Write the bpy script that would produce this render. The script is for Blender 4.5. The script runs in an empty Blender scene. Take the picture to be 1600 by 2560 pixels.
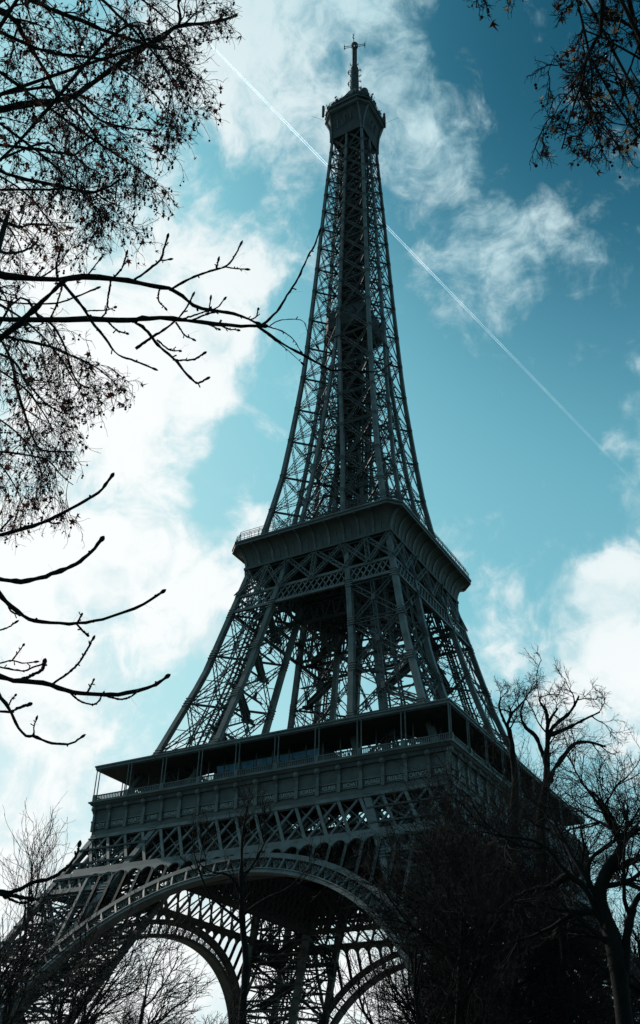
import bpy, math, random
import numpy as np
from math import radians, sin, cos, pi

S = bpy.context.scene
COL = S.collection
# ------------------------------------------------------------------ camera
FPX, PW, PH = 2485.4, 1600.0, 2560.0            # focal length in pixels of the 1600 x 2560 photograph
CAM = np.array([89.761, -170.206, 1.760])
YAW, PITCH, ROLL = 0.5264, 0.5877, 0.0241
_f = np.array([-sin(YAW) * cos(PITCH), cos(YAW) * cos(PITCH), sin(PITCH)])
_r0 = np.array([cos(YAW), sin(YAW), 0.0])
_u0 = np.cross(_r0, _f)
CR = cos(ROLL) * _r0 + sin(ROLL) * _u0
CU = -sin(ROLL) * _r0 + cos(ROLL) * _u0
CF = _f
from mathutils import Matrix, Vector
cd = bpy.data.cameras.new("camera")
cam = bpy.data.objects.new("camera", cd)
COL.objects.link(cam)
cd.sensor_fit = 'VERTICAL'
cd.sensor_height = 36.0
cd.lens = FPX / PH * 36.0
cd.clip_start = 0.1
cd.clip_end = 60000.0
cam.matrix_world = Matrix(((CR[0], CU[0], -CF[0], CAM[0]), (CR[1], CU[1], -CF[1], CAM[1]),
                           (CR[2], CU[2], -CF[2], CAM[2]), (0, 0, 0, 1)))
S.camera = cam
S.render.engine = 'CYCLES'
S.render.resolution_x, S.render.resolution_y = 640, 1024
S.view_settings.view_transform = 'Standard'
S.view_settings.look = 'None'
S.view_settings.exposure = 0.0
S.view_settings.gamma = 1.0
S.cycles.max_bounces = 4
S.cycles.diffuse_bounces = 3
S.cycles.transparent_max_bounces = 12


def sight(x, y):
    """unit direction in the world of the photograph's sight line at (x, y)"""
    v = (x - PW / 2) / FPX * CR - (y - PH / 2) / FPX * CU + CF
    return v / np.linalg.norm(v)


# ------------------------------------------------------------------ sun and sky
SUN_EL = radians(31)
SUN_AZ = math.atan2(CF[1], CF[0]) + radians(52)     # left of the tower and behind it
SUN_DIR = np.array([cos(SUN_AZ) * cos(SUN_EL), sin(SUN_AZ) * cos(SUN_EL), sin(SUN_EL)])
sl = bpy.data.lights.new("sun", 'SUN')
sl.energy = 2.6
sl.angle = radians(0.6)
sl.color = (1.0, 0.93, 0.84)
sun = bpy.data.objects.new("sun", sl)
COL.objects.link(sun)
sun.rotation_euler = Vector(SUN_DIR).to_track_quat('Z', 'Y').to_euler()

W = bpy.data.worlds.new("World")
S.world = W
W.use_nodes = True
nt = W.node_tree
nt.nodes.clear()
N = nt.nodes.new
LK = nt.links.new


def math_n(op, a, b=None, c=None, clamp=False):
    n = N('ShaderNodeMath'); n.operation = op; n.use_clamp = clamp
    for i, v in enumerate((a, b, c)):
        if v is None: continue
        if isinstance(v, (int, float)): n.inputs[i].default_value = v
        else: LK(v, n.inputs[i])
    return n.outputs[0]


def vmath(op, a, b=None, scale=None):
    n = N('ShaderNodeVectorMath'); n.operation = op
    for i, v in enumerate((a, b)):
        if v is None: continue
        if isinstance(v, (tuple, list, np.ndarray)): n.inputs[i].default_value = tuple(float(q) for q in v)
        else: LK(v, n.inputs[i])
    if scale is not None: n.inputs['Scale'].default_value = scale
    return n


def smooth(v, a, b, lo=0.0, hi=1.0):
    n = N('ShaderNodeMapRange'); n.interpolation_type = 'SMOOTHSTEP'
    LK(v, n.inputs['Value'])
    for k, q in (('From Min', a), ('From Max', b), ('To Min', lo), ('To Max', hi)): n.inputs[k].default_value = q
    return n.outputs['Result']


def mixc(f, a, b, kind='MIX'):
    n = N('ShaderNodeMix'); n.data_type = 'RGBA'; n.blend_type = kind
    if isinstance(f, (int, float)): n.inputs[0].default_value = f
    else: LK(f, n.inputs[0])
    for i, v in ((6, a), (7, b)):
        if isinstance(v, tuple): n.inputs[i].default_value = v + (1,)
        else: LK(v, n.inputs[i])
    return n.outputs[2]


def fbm(vec, scale, detail, rough, lac=2.0, dist=0.0):
    n = N('ShaderNodeTexNoise'); n.noise_dimensions = '3D'
    LK(vec, n.inputs['Vector'])
    n.inputs['Scale'].default_value = scale; n.inputs['Detail'].default_value = detail
    n.inputs['Roughness'].default_value = rough; n.inputs['Lacunarity'].default_value = lac
    n.inputs['Distortion'].default_value = dist
    return n


tc = N('ShaderNodeTexCoord')
D = tc.outputs['Generated']
sky = N('ShaderNodeTexSky')
sky.sky_type = 'NISHITA'
sky.sun_disc = False
sky.sun_elevation = SUN_EL
sky.sun_rotation = (pi / 2 - SUN_AZ) % (2 * pi)
sky.altitude = 50; sky.air_density = 1.0; sky.dust_density = 1.6; sky.ozone_density = 2.0
# teal grade of the clear sky: the sky's own brightness through a colour ramp, deepest high up away from the sun
deep = smooth(vmath('DISTANCE', D, sight(1600, 0)).outputs['Value'], 0.0, 0.48, 0.40, 1.18)
bw = N('ShaderNodeRGBToBW'); LK(sky.outputs[0], bw.inputs[0])
front = vmath('DOT_PRODUCT', D, CF).outputs['Value']
lum = math_n('MULTIPLY', math_n('MULTIPLY', bw.outputs[0], 0.1), math_n('MULTIPLY', deep, smooth(front, 0.70, 0.10, 1.0, 0.46)))  # sky behind the camera dimmed to darken the tower's near faces
ramp = N('ShaderNodeValToRGB'); LK(lum, ramp.inputs[0])
STOPS = [(0.05, (.007, .075, .135)), (0.10, (.028, .15, .235)), (0.15, (.075, .265, .375)), (0.22, (.15, .43, .54)), (0.30, (.25, .59, .69)), (0.45, (.45, .77, .83)), (0.8, (.74, .92, .94))]
el = ramp.color_ramp.elements
while len(el) < len(STOPS): el.new(0.5)
for e, (ps, c) in zip(el, STOPS): e.position = ps; e.color = c + (1,)
clear_c = vmath('SCALE', ramp.outputs[0], scale=10.0).outputs[0]
# cloud banks: each a round patch of sky (place in the sky, angular radius, weight)
PXR = 1 / FPX
BANKS = [
    # upper centre veil
    (700, 60, 260, .55), (590, 200, 230, .52), (900, 150, 220, .55), (960, 330, 170, .5), (1060, 420, 130, .42), (800, 330, 170, .3), (880, 20, 160, .55), (560, 30, 180, .45), (520, 150, 200, .4), (480, 300, 180, .14), (660, 330, 200, .22), (900, 440, 150, .3), (1010, 540, 120, .12), (780, 160, 200, .3), (960, 70, 110, .3),
    (150, 120, 300, .28), (300, 400, 200, .06),
    # upper right wisps
    (1360, 60, 70, .3), (1350, 10, 60, .22), (1530, 380, 130, .28), (1560, 480, 90, .22),
    # right middle cloud
    (1220, 600, 140, .55), (1330, 560, 110, .45), (1290, 700, 150, .5), (1160, 630, 110, .45), (1400, 620, 90, .35), (1270, 800, 110, .25), (1130, 510, 70, -.25),
    # left middle bank
    (440, 560, 170, .6), (600, 620, 180, .65), (620, 850, 150, .45), (700, 700, 130, .4), (540, 900, 140, .5), (720, 640, 130, .5), (250, 640, 220, .7), (60, 640, 220, .65), (480, 760, 210, .6), (300, 830, 250, .8), (120, 900, 250, .9),
    (450, 950, 190, .75), (560, 1000, 110, .5), (330, 1060, 190, .9), (180, 1100, 220, .95), (400, 1180, 130, .75), (300, 1240, 130, .7), (680, 760, 110, .35), (40, 520, 160, .5),
    (100, 430, 130, .2),
    # small puffs beside the second platform
    (600, 1290, 90, .62), (640, 1340, 80, .5), (520, 1330, 80, .35),
    # left lower bank
    (60, 1340, 180, .9), (200, 1360, 160, .8), (330, 1390, 150, .85), (420, 1440, 130, .7), (250, 1480, 230, .9), (80, 1520, 220, .85), (520, 1500, 130, .75), (560, 1560, 110, .5), (440, 1560, 150, .55),
    (30, 1700, 190, .65), (150, 1780, 190, .6), (60, 1900, 210, .85), (250, 1900, 150, .55), (180, 2000, 190, .6), (320, 1640, 150, .28), (60, 2120, 170, .5),
    # right lower bank
    (1590, 1400, 150, .7), (1530, 1460, 130, .75), (1540, 1580, 170, .9), (1470, 1640, 130, .75), (1400, 1700, 150, .65), (1280, 1560, 100, .55), (1250, 1640, 110, .5), (1600, 1750, 190, .85),
    (1480, 1830, 170, .6), (1580, 1050, 150, .5), (1570, 950, 100, .4), (1500, 1080, 90, .25), (1600, 1230, 110, .35), (1400, 1950, 130, .35), (1560, 2000, 130, .3),
    # bright low sky under the arches
    (480, 2450, 280, 1.2), (800, 2500, 280, 1.1), (150, 2350, 280, 1.2), (100, 2550, 260, .8), (320, 2180, 200, .6), (1250, 2500, 250, .8), (1000, 2300, 200, .7), (600, 2250, 230, .75), (1560, 2400, 200, .55),
    # clear lanes
    (1330, 250, 260, -.5), (1150, 130, 130, -.35), (1500, 560, 110, -.25), (600, 500, 110, -.32), (760, 570, 90, -.3), (700, 420, 90, -.15), (560, 1150, 110, -.55), (470, 1260, 70, -.4), (330, 1240, 60, -.35), (600, 1700, 130, -.3), (480, 1700, 140, -.3), (650, 980, 90, -.25), (500, 1230, 90, -.25), (420, 1310, 50, -.3), (1330, 1000, 260, -.4),
    (1200, 1200, 240, -.4), (1300, 1400, 130, -.35), (60, 250, 200, -.15), (130, 330, 170, -.15), (640, 1200, 60, -.3), (830, 500, 110, -.15),
]
warp = fbm(D, 7.0, 3.0, 0.55)
wv = vmath('SCALE', vmath('SUBTRACT', warp.outputs['Color'], (.5, .5, .5)).outputs[0], scale=0.16).outputs[0]
Dw = vmath('ADD', D, wv).outputs[0]
acc = None
for bx, by, br, bw in BANKS:
    d = vmath('DISTANCE', Dw, sight(bx, by)).outputs['Value']
    m = smooth(d, 0.0, br * 1.25 * PXR, bw, 0.0)
    acc = m if acc is None else math_n('ADD', acc, m)
# unseen sky behind the camera: broken cloud added as neutral fill on the tower
acc = math_n('ADD', acc, smooth(front, 0.80, 0.45, 0.0, 0.14))
big = fbm(D, 9.0, 8.0, 0.60, 2.1, 0.4).outputs['Fac']
fine = fbm(Dw, 26.0, 9.0, 0.66).outputs['Fac']
n1 = math_n('MULTIPLY', math_n('SUBTRACT', big, 0.5), 2.1)
n2 = math_n('MULTIPLY', math_n('SUBTRACT', fine, 0.5), 1.45)
dens = math_n('ADD', math_n('ADD', math_n('MULTIPLY', math_n('POWER', math_n('MAXIMUM', acc, 0.0), 0.75), 0.86), n1), n2)
cover = smooth(dens, 0.06, 1.02)
# sun-side brightness of the clouds
glare = vmath('DOT_PRODUCT', D, sight(-150, 1250)).outputs['Value']
g = smooth(glare, 0.80, 0.995)
puff = fbm(Dw, 13.0, 7.0, 0.55).outputs['Fac']
lit = smooth(math_n('ADD', puff, math_n('MULTIPLY', dens, 0.22)), 0.42, 0.80)
lowbright = smooth(vmath('DOT_PRODUCT', D, (0, 0, 1)).outputs['Value'], 0.80, 0.30)
gl = math_n('MAXIMUM', g, lowbright)
cl = mixc(gl, (0.58, 0.77, 0.82), (0.97, 1.0, 1.0))
cl = mixc(1.0, cl, mixc(lit, (0.70, 0.84, 0.875), (1.0, 1.0, 1.0)), 'MULTIPLY')
bgs = N('ShaderNodeBackground'); LK(clear_c, bgs.inputs[0]); bgs.inputs[1].default_value = 0.10
bgc = N('ShaderNodeBackground'); LK(cl, bgc.inputs[0]); bgc.inputs[1].default_value = 1.0
mx = N('ShaderNodeMixShader'); LK(cover, mx.inputs[0]); LK(bgs.outputs[0], mx.inputs[1]); LK(bgc.outputs[0], mx.inputs[2])
wo = N('ShaderNodeOutputWorld'); LK(mx.outputs[0], wo.inputs[0])
W.cycles.sampling_method = 'MANUAL'
W.cycles.sample_map_resolution = 512

# ------------------------------------------------------------------ materials
def material(name, col, rough=0.6, var=0.25, scale=0.6, bump=0.0, spec=0.35, metallic=0.0):
    m = bpy.data.materials.new(name); m.use_nodes = True
    t = m.node_tree; b = t.nodes['Principled BSDF']
    b.inputs['Roughness'].default_value = rough
    b.inputs['Specular IOR Level'].default_value = spec
    b.inputs['Metallic'].default_value = metallic
    g = t.nodes.new('ShaderNodeNewGeometry')
    n = t.nodes.new('ShaderNodeTexNoise'); n.inputs['Scale'].default_value = scale; n.inputs['Detail'].default_value = 5
    t.links.new(g.outputs['Position'], n.inputs['Vector'])
    r = t.nodes.new('ShaderNodeMapRange')
    r.inputs['From Min'].default_value = .3; r.inputs['From Max'].default_value = .7
    r.inputs['To Min'].default_value = 1 - var; r.inputs['To Max'].default_value = 1 + var
    t.links.new(n.outputs['Fac'], r.inputs['Value'])
    x = t.nodes.new('ShaderNodeMix'); x.data_type = 'RGBA'; x.blend_type = 'MULTIPLY'; x.inputs[0].default_value = 1
    x.inputs[6].default_value = tuple(col) + (1,)
    t.links.new(r.outputs['Result'], x.inputs[7])
    t.links.new(x.outputs[2], b.inputs['Base Color'])
    if bump:
        bp = t.nodes.new('ShaderNodeBump'); bp.inputs['Strength'].default_value = bump; bp.inputs['Distance'].default_value = .02
        n2 = t.nodes.new('ShaderNodeTexNoise'); n2.inputs['Scale'].default_value = scale * 20; n2.inputs['Detail'].default_value = 4
        t.links.new(g.outputs['Position'], n2.inputs['Vector'])
        t.links.new(n2.outputs['Fac'], bp.inputs['Height']); t.links.new(bp.outputs[0], b.inputs['Normal'])
    return m


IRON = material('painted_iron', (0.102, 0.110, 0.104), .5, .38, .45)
IRON_IN = material('painted_iron_shaded', (0.058, 0.062, 0.060), .6, .25, .3)  # same iron paint, darkened to stand for shade inside the lattice
PANEL = material('painted_iron_panel', (0.080, 0.086, 0.080), .65, .25, .4)
LETTER = material('raised_letters', (0.34, 0.36, 0.33), .45, .1, 1.)
GLASS = material('sky_tinted_glass', (0.10, 0.32, 0.48), .15, .3, .5, spec=.6)  # blue glass, colour raised to stand in for reflected sky
DARK = material('dark_cladding_shaded', (0.050, 0.055, 0.054), .7, .3, .5)  # dark parts; under the roof and inside the shaft it stands for shade
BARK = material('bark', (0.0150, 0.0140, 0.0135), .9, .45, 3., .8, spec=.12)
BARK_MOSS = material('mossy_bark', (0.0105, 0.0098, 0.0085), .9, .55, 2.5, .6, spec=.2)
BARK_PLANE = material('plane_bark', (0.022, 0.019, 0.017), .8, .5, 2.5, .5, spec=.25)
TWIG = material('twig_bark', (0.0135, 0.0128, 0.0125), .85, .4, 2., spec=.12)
LEAF0 = material('withered_leaf', (0.06, 0.018, 0.009), .35, .6, 3., spec=.6)
def thin_leaf(m, col, f):
    t = m.node_tree; b = t.nodes['Principled BSDF']; o = t.nodes['Material Output']
    tr = t.nodes.new('ShaderNodeBsdfTranslucent'); tr.inputs[0].default_value = tuple(col) + (1,)
    mx_ = t.nodes.new('ShaderNodeMixShader'); mx_.inputs[0].default_value = f
    t.links.new(b.outputs[0], mx_.inputs[1]); t.links.new(tr.outputs[0], mx_.inputs[2]); t.links.new(mx_.outputs[0], o.inputs['Surface'])
    return m


LEAF = thin_leaf(LEAF0, (.20, .035, .010), .2)
GLINT_LEAF = thin_leaf(material('glint_leaf', (0.26, 0.17, 0.10), .3, .4, 3., spec=.6), (.9, .66, .44), .45)  # paled leaf colour imitating sun glints on the foliage
FRUIT = material('seed_ball', (0.030, 0.022, 0.017), .9, .3, 8., spec=.1)
GRASS = material('winter_lawn', (0.034, 0.040, 0.020), .95, .4, .8)
GRAVEL = material('gravel', (0.11, 0.10, 0.085), .95, .25, 1.5)


# ------------------------------------------------------------------ mesh building
def link_mesh(name, V, quads=None, tris=None, mats=(), parent=None, smooth=False, mi=None):
    V = np.asarray(V, dtype=np.float32).reshape(-1, 3)
    me = bpy.data.meshes.new(name)
    loops, starts = [], []
    tot = 0
    if quads is not None and len(quads):
        q = np.asarray(quads, dtype=np.int32).reshape(-1, 4)
        loops.append(q.ravel()); starts.append(tot + np.arange(len(q)) * 4); tot += q.size
    if tris is not None and len(tris):
        q = np.asarray(tris, dtype=np.int32).reshape(-1, 3)
        loops.append(q.ravel()); starts.append(tot + np.arange(len(q)) * 3); tot += q.size
    L = np.concatenate(loops).astype(np.int32); st = np.concatenate(starts).astype(np.int32)
    me.vertices.add(len(V)); me.vertices.foreach_set('co', V.ravel())
    me.loops.add(len(L)); me.loops.foreach_set('vertex_index', L)
    me.polygons.add(len(st)); me.polygons.foreach_set('loop_start', st)
    me.polygons.foreach_set('use_smooth', np.full(len(st), bool(smooth)))
    for m in mats: me.materials.append(m)
    if mi is not None: me.polygons.foreach_set('material_index', np.asarray(mi, dtype=np.int32))
    me.update(calc_edges=True)
    o = bpy.data.objects.new(name, me); COL.objects.link(o)
    if parent is not None: o.parent = parent
    return o


def tag(o, label=None, cat=None, group=None, kind=None):
    for k, v in (('label', label), ('category', cat), ('group', group), ('kind', kind)):
        if v: o[k] = v
    return o


def empty(name, loc=(0, 0, 0), parent=None):
    o = bpy.data.objects.new(name, None); COL.objects.link(o); o.location = loc
    o.empty_display_size = .5
    if parent is not None: o.parent = parent
    return o


Z = np.array([0., 0, 1.])
BOXQ = np.array([[0, 1, 2, 3], [7, 6, 5, 4], [0, 4, 5, 1], [1, 5, 6, 2], [2, 6, 7, 3], [3, 7, 4, 0]])


class MB:
    """collects bars and faces, then links them as one mesh"""
    def __init__(s): s.b = []; s.v = []; s.q = []; s.n = 0; s.rotk = 0

    def bar(s, p, q, w, h=None, up=Z):
        s.b.append((p[0], p[1], p[2], q[0], q[1], q[2], w, h or w, up[0], up[1], up[2]))

    def box(s, lo, hi):
        x0, y0, z0 = lo; x1, y1, z1 = hi
        s.bar(((x0 + x1) / 2, (y0 + y1) / 2, z0), ((x0 + x1) / 2, (y0 + y1) / 2, z1), x1 - x0, y1 - y0, (0, 1, 0))

    def raw(s, V, Q):
        V = np.asarray(V, float).reshape(-1, 3); Q = np.asarray(Q).reshape(-1, 4)
        s.v.append(V); s.q.append(Q + s.n); s.n += len(V)

    def strip(s, A, B, thick, nrm):
        """band between two polylines, with thickness along nrm (a vector, inwards)"""
        A = np.asarray(A, float); B = np.asarray(B, float); t = np.asarray(nrm, float) * thick
        n = len(A); V = np.concatenate([A, B, A + t, B + t]); Q = []
        for i in range(n - 1):
            Q += [[i, i + 1, n + i + 1, n + i], [2 * n + i, 3 * n + i, 3 * n + i + 1, 2 * n + i + 1],
                  [i, 2 * n + i, 2 * n + i + 1, i + 1], [n + i, n + i + 1, 3 * n + i + 1, 3 * n + i]]
        Q += [[0, n, 3 * n, 2 * n], [n - 1, 3 * n - 1, 4 * n - 1, 2 * n - 1]]
        s.raw(V, Q)

    def tube(s, P, r, k=6):
        P = np.asarray(P, float)
        r = np.broadcast_to(np.asarray(r, float), (len(P),))
        V, Q = tube_arrays(P[None], r[None], k)
        s.raw(V, Q)

    def arrays(s):
        V, Q, n = list(s.v), list(s.q), s.n
        if s.b:
            a = np.array(s.b)
            p, q, w, h, up = a[:, 0:3], a[:, 3:6], a[:, 6:7], a[:, 7:8], a[:, 8:11]
            d = q - p; d = d / (np.linalg.norm(d, axis=1, keepdims=True) + 1e-9)
            sd = np.cross(d, up); l = np.linalg.norm(sd, axis=1, keepdims=True)
            alt = np.cross(d, np.array([1., 0.13, 0.]))
            sd = np.where(l < 1e-3, alt, sd); sd /= np.linalg.norm(sd, axis=1, keepdims=True)
            u = np.cross(sd, d)
            c = [(-1, -1), (1, -1), (1, 1), (-1, 1)]
            vv = np.stack([e + x * sd * w / 2 + y * u * h / 2 for e in (p, q) for x, y in c], 1)
            qq = BOXQ[None] + (np.arange(len(a)) * 8)[:, None, None] + n
            V.append(vv.reshape(-1, 3)); Q.append(qq.reshape(-1, 4))
        return np.concatenate(V), np.concatenate(Q)

    def build(s, name, mat, parent=None, smooth=False):
        V, Q = s.arrays()
        return link_mesh(name, V, Q, None, (mat,), parent, smooth)


def tube_arrays(P, R, k=3, cap=False):
    """P (N,M,3) polylines with radii R (N,M) as tapered tubes of k sides"""
    n, m, _ = P.shape
    T = np.empty_like(P)
    T[:, 1:-1] = P[:, 2:] - P[:, :-2]; T[:, 0] = P[:, 1] - P[:, 0]; T[:, -1] = P[:, -1] - P[:, -2]
    T /= np.linalg.norm(T, axis=2, keepdims=True) + 1e-9
    mean = P[:, -1] - P[:, 0]; mean /= np.linalg.norm(mean, axis=1, keepdims=True) + 1e-9
    ref = np.where(np.abs(mean[:, 2:3]) < .75, np.array([[0., 0, 1]]), np.array([[1., .2, 0]]))[:, None]
    A = np.cross(T, ref); A /= np.linalg.norm(A, axis=2, keepdims=True) + 1e-9
    B = np.cross(A, T)
    th = np.arange(k) * 2 * pi / k
    V = P[:, :, None] + R[:, :, None, None] * (np.cos(th)[None, None, :, None] * A[:, :, None] + np.sin(th)[None, None, :, None] * B[:, :, None])
    base = (np.arange(n) * m * k)[:, None, None] + (np.arange(m - 1) * k)[None, :, None]
    j = np.arange(k)[None, None]; j2 = (np.arange(k) + 1) % k
    a = base + j; b = base + j2[None, None]
    Q = np.stack([a, b, b + k, a + k], -1).reshape(-1, 4)
    return V.reshape(-1, 3), Q


def rot4(p, k):
    x, y, z = p
    return [(x, y, z), (-y, x, z), (-x, -y, z), (y, -x, z)][k % 4]


# ------------------------------------------------------------------ ground
def sheet(name, x0, y0, x1, y1, z, mat):
    o = link_mesh(name, [(x0, y0, z), (x1, y0, z), (x1, y1, z), (x0, y1, z)], [[0, 1, 2, 3]], None, (mat,))
    return tag(o, kind='structure')


sheet('ground', -4000, -4000, 4000, 4000, 0.0, GRASS)
sheet('forecourt', -75, -75, 75, 75, 0.006, GRAVEL)
sheet('path', -75, -150, 140, -132, 0.006, GRAVEL)

# ------------------------------------------------------------------ the lattice tower
TZ = [0, 51.8, 66.4, 84.2, 110, 120.2, 138, 157, 168.2, 175, 195, 203, 227, 235, 266, 280]
TW = [58.3, 34.1, 28.3, 22.7, 17.1, 15.2, 12.5, 10.8, 9.9, 9.5, 8.5, 8.15, 7.1, 6.75, 5.3, 5.0]
IZ = [0, 51.8, 66, 88, 110, 121, 140, 158, 173, 186]
IW = [43.3, 19.4, 13.6, 10.2, 6.5, 4.9, 3.35, 1.75, .7, 0]
WO = lambda z: float(np.interp(z, TZ, TW))
WI = lambda z: float(np.interp(z, IZ, IW))
tower = tag(empty('lattice_tower'), 'tall dark iron lattice tower with four spread legs and a mast on top', 'tower')


def lattice(mb, p, q, w, d, nrm, n, rail=.2, zig=.11, double=True):
    """box girder of four rails with zigzag lacing between p and q; nrm = face normal"""
    p = np.array(p, float); q = np.array(q, float); nrm = np.array(nrm, float)
    ax = q - p; ax /= np.linalg.norm(ax)
    sd = np.cross(ax, nrm); sd /= np.linalg.norm(sd); nn = np.cross(sd, ax)
    for k in ((-1, 1) if double else (0,)):
        o = nn * d / 2 * k
        a0, a1, b0, b1 = p + sd * w / 2 + o, q + sd * w / 2 + o, p - sd * w / 2 + o, q - sd * w / 2 + o
        mb.bar(a0, a1, rail, rail, nn); mb.bar(b0, b1, rail, rail, nn)
        for i in range(n):
            t0, t1 = i / n, (i + 1) / n
            A, B = (a0, b0) if (i + (k > 0)) % 2 == 0 else (b0, a0)
            A1, B1 = (a1, b1) if (i + (k > 0)) % 2 == 0 else (b1, a1)
            mb.bar(A + (A1 - A) * t0, B + (B1 - B) * t1, zig, zig, nn)


def chord_line(mb, fx, fy, zs, w, k):
    """continuous square box chord; w is a width or a function of the height"""
    V, Q = [], []
    for z in zs:
        h = (w(z) if callable(w) else w) / 2
        x, y = fx(z), fy(z)
        V += [rot4((x + a * h, y + b * h, z), k) for a, b in ((-1, -1), (1, -1), (1, 1), (-1, 1))]
    for i in range(len(zs) - 1):
        for c in range(4): Q.append([i * 4 + c, i * 4 + (c + 1) % 4, i * 4 + 4 + (c + 1) % 4, i * 4 + 4 + c])
    e = len(V) - 4
    Q += [[3, 2, 1, 0], [e, e + 1, e + 2, e + 3]]
    mb.raw(V, Q)


def gusset(mb, p, ax, nrm, s, t=.5, off=0.0):
    """plate at a node, proud of its chord"""
    p = np.array(p, float) + np.array(nrm, float) / np.linalg.norm(nrm) * off
    mb.bar(p - np.array(ax) * s, p + np.array(ax) * s, s * .95, t, nrm)


neg = lambda fn: (lambda z: -fn(z))


def leg_faces(z):
    """the four vertical faces of the leg at (+,-): two corner functions and an outward normal each"""
    o, i = WO, WI
    return [((i, neg(o)), (o, neg(o)), (0, -1, .35)), ((o, neg(o)), (o, neg(i)), (1, 0, .35)),
            ((i, neg(o)), (i, neg(i)), (-1, 0, -.35)), ((i, neg(i)), (o, neg(i)), (0, 1, -.35))]


def leg_section(k, nodes, cw, gw, dense, parent, name, mids=True, top=None, dbl=True):
    """one corner leg between the given node heights; k turns it round the tower's axis"""
    br = MB()
    leg = empty(name, rot4((WI(nodes[0]) * .5 + WO(nodes[0]) * .5, -WI(nodes[0]) * .5 - WO(nodes[0]) * .5, nodes[0]), k), parent)
    inv = Matrix.Translation(-leg.location)
    o, i = (lambda z: WO(z) - cw / 2), (lambda z: WI(z) + cw / 2)
    zs = []
    for a, b in zip(nodes[:-1], nodes[1:]): zs += list(np.linspace(a, b, 4)[:-1])
    zs.append(nodes[-1])
    if top: zs += list(np.linspace(nodes[-1], top, 4)[1:])
    faces = [((i, neg(o)), (o, neg(o)), (0, -1, .35)), ((o, neg(o)), (o, neg(i)), (1, 0, .35)),
             ((i, neg(o)), (i, neg(i)), (-1, 0, -.35)), ((i, neg(i)), (o, neg(i)), (0, 1, -.35))]
    chords = {}
    for fx in (o, i):
        for fy in (o, i):
            m = chords[(fx, fy)] = MB(); chord_line(m, fx, neg(fy), zs, cw, k)
    for fi, (A, B, nr) in enumerate(faces):
        nrk = rot4(nr, k)
        P = lambda F, z: np.array(rot4((F[0](z), F[1](z), z), k))
        for a, b in zip(nodes[:-1], nodes[1:]):
            n = max(5, int(np.linalg.norm(P(A, a) - P(B, b)) / (gw * dense)))
            lattice(br, P(A, a), P(B, b), gw, .5, nrk, n, .17, .09, dbl and fi < 2)
            lattice(br, P(B, a), P(A, b), gw, .5, nrk, n, .17, .09, dbl and fi < 2)
            if dbl or fi < 2: lattice(br, P(A, b), P(B, b), gw, .7, nrk, max(5, n * 3 // 4), .18, .09, dbl)
            if mids and fi < 2:
                lattice(br, (P(A, a) + P(B, a)) / 2, (P(A, b) + P(B, b)) / 2, gw * .7, .5, nrk, n * 3 // 4, .13, .08, False)
            c = (P(A, a) + P(B, a) + P(A, b) + P(B, b)) / 4
            ax = (P(A, b) - P(A, a)); ax /= np.linalg.norm(ax)
            gusset(br, c, ax, nrk, .8, .14, .35)
            for F, sd in ((A, 1), (B, -1)):
                key = next(q for q in chords if P((q[0], neg(q[1])), b).round(3).tolist() == P(F, b).round(3).tolist())
                inw = (P(B, b) - P(A, b)); inw = inw / np.linalg.norm(inw) * sd
                for e in (-.6, -.2, .2, .6):
                    chords[key].bar(P(F, b) + ax * e * 1.5 - inw * cw * .5 + np.array(nrk) * (cw / 2 + .02), P(F, b) + ax * e * 1.5 + inw * cw * .85 + np.array(nrk) * (cw / 2 + .02), .2, .12, nrk)
    for z in nodes[1:]:      # level cross bracing at each node
        c = [rot4((fx, fy, z), k) for fx, fy in ((WO(z), -WO(z)), (WO(z), -WI(z)), (WI(z), -WI(z)), (WI(z), -WO(z)))]
        br.bar(c[0], c[2], .45, .35); br.bar(c[1], c[3], .45, .35)
    for a, b in zip(nodes[:-1], nodes[1:]):
        z = (a + b) / 2
        c = [rot4((fx, fy, z), k) for fx, fy in ((WO(z), -WO(z)), (WO(z), -WI(z)), (WI(z), -WI(z)), (WI(z), -WO(z)))]
        br.bar(c[0], c[2], .12); br.bar(c[1], c[3], .12)
    if name == 'leg':        # the lower legs also carry cross frames on their diagonals and at the quarter points
        for a, b in zip(nodes[:-1], nodes[1:]):
            q = lambda fx, fy, z: np.array(rot4((fx(z), -fy(z), z), k))
            for A, B in (((WO, WO), (WI, WI)), ((WO, WI), (WI, WO))):
                br.bar(q(*A, a), q(*B, b), .4, .4); br.bar(q(*B, a), q(*A, b), .4, .4)
            for t in (.25, .5, .75):
                z = a + (b - a) * t
                c = [q(WO, WO, z), q(WO, WI, z), q(WI, WI, z), q(WI, WO, z)]
                for i in range(4):
                    br.bar(c[i], c[(i + 1) % 4], .3, .3)
                    br.bar(c[i], (c[(i + 1) % 4] + c[(i + 2) % 4]) / 2, .22, .22)
    for m in chords.values():
        ob = m.build('chord', IRON, leg); ob.data.transform(inv)
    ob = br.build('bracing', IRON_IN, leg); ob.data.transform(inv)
    return leg


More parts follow.
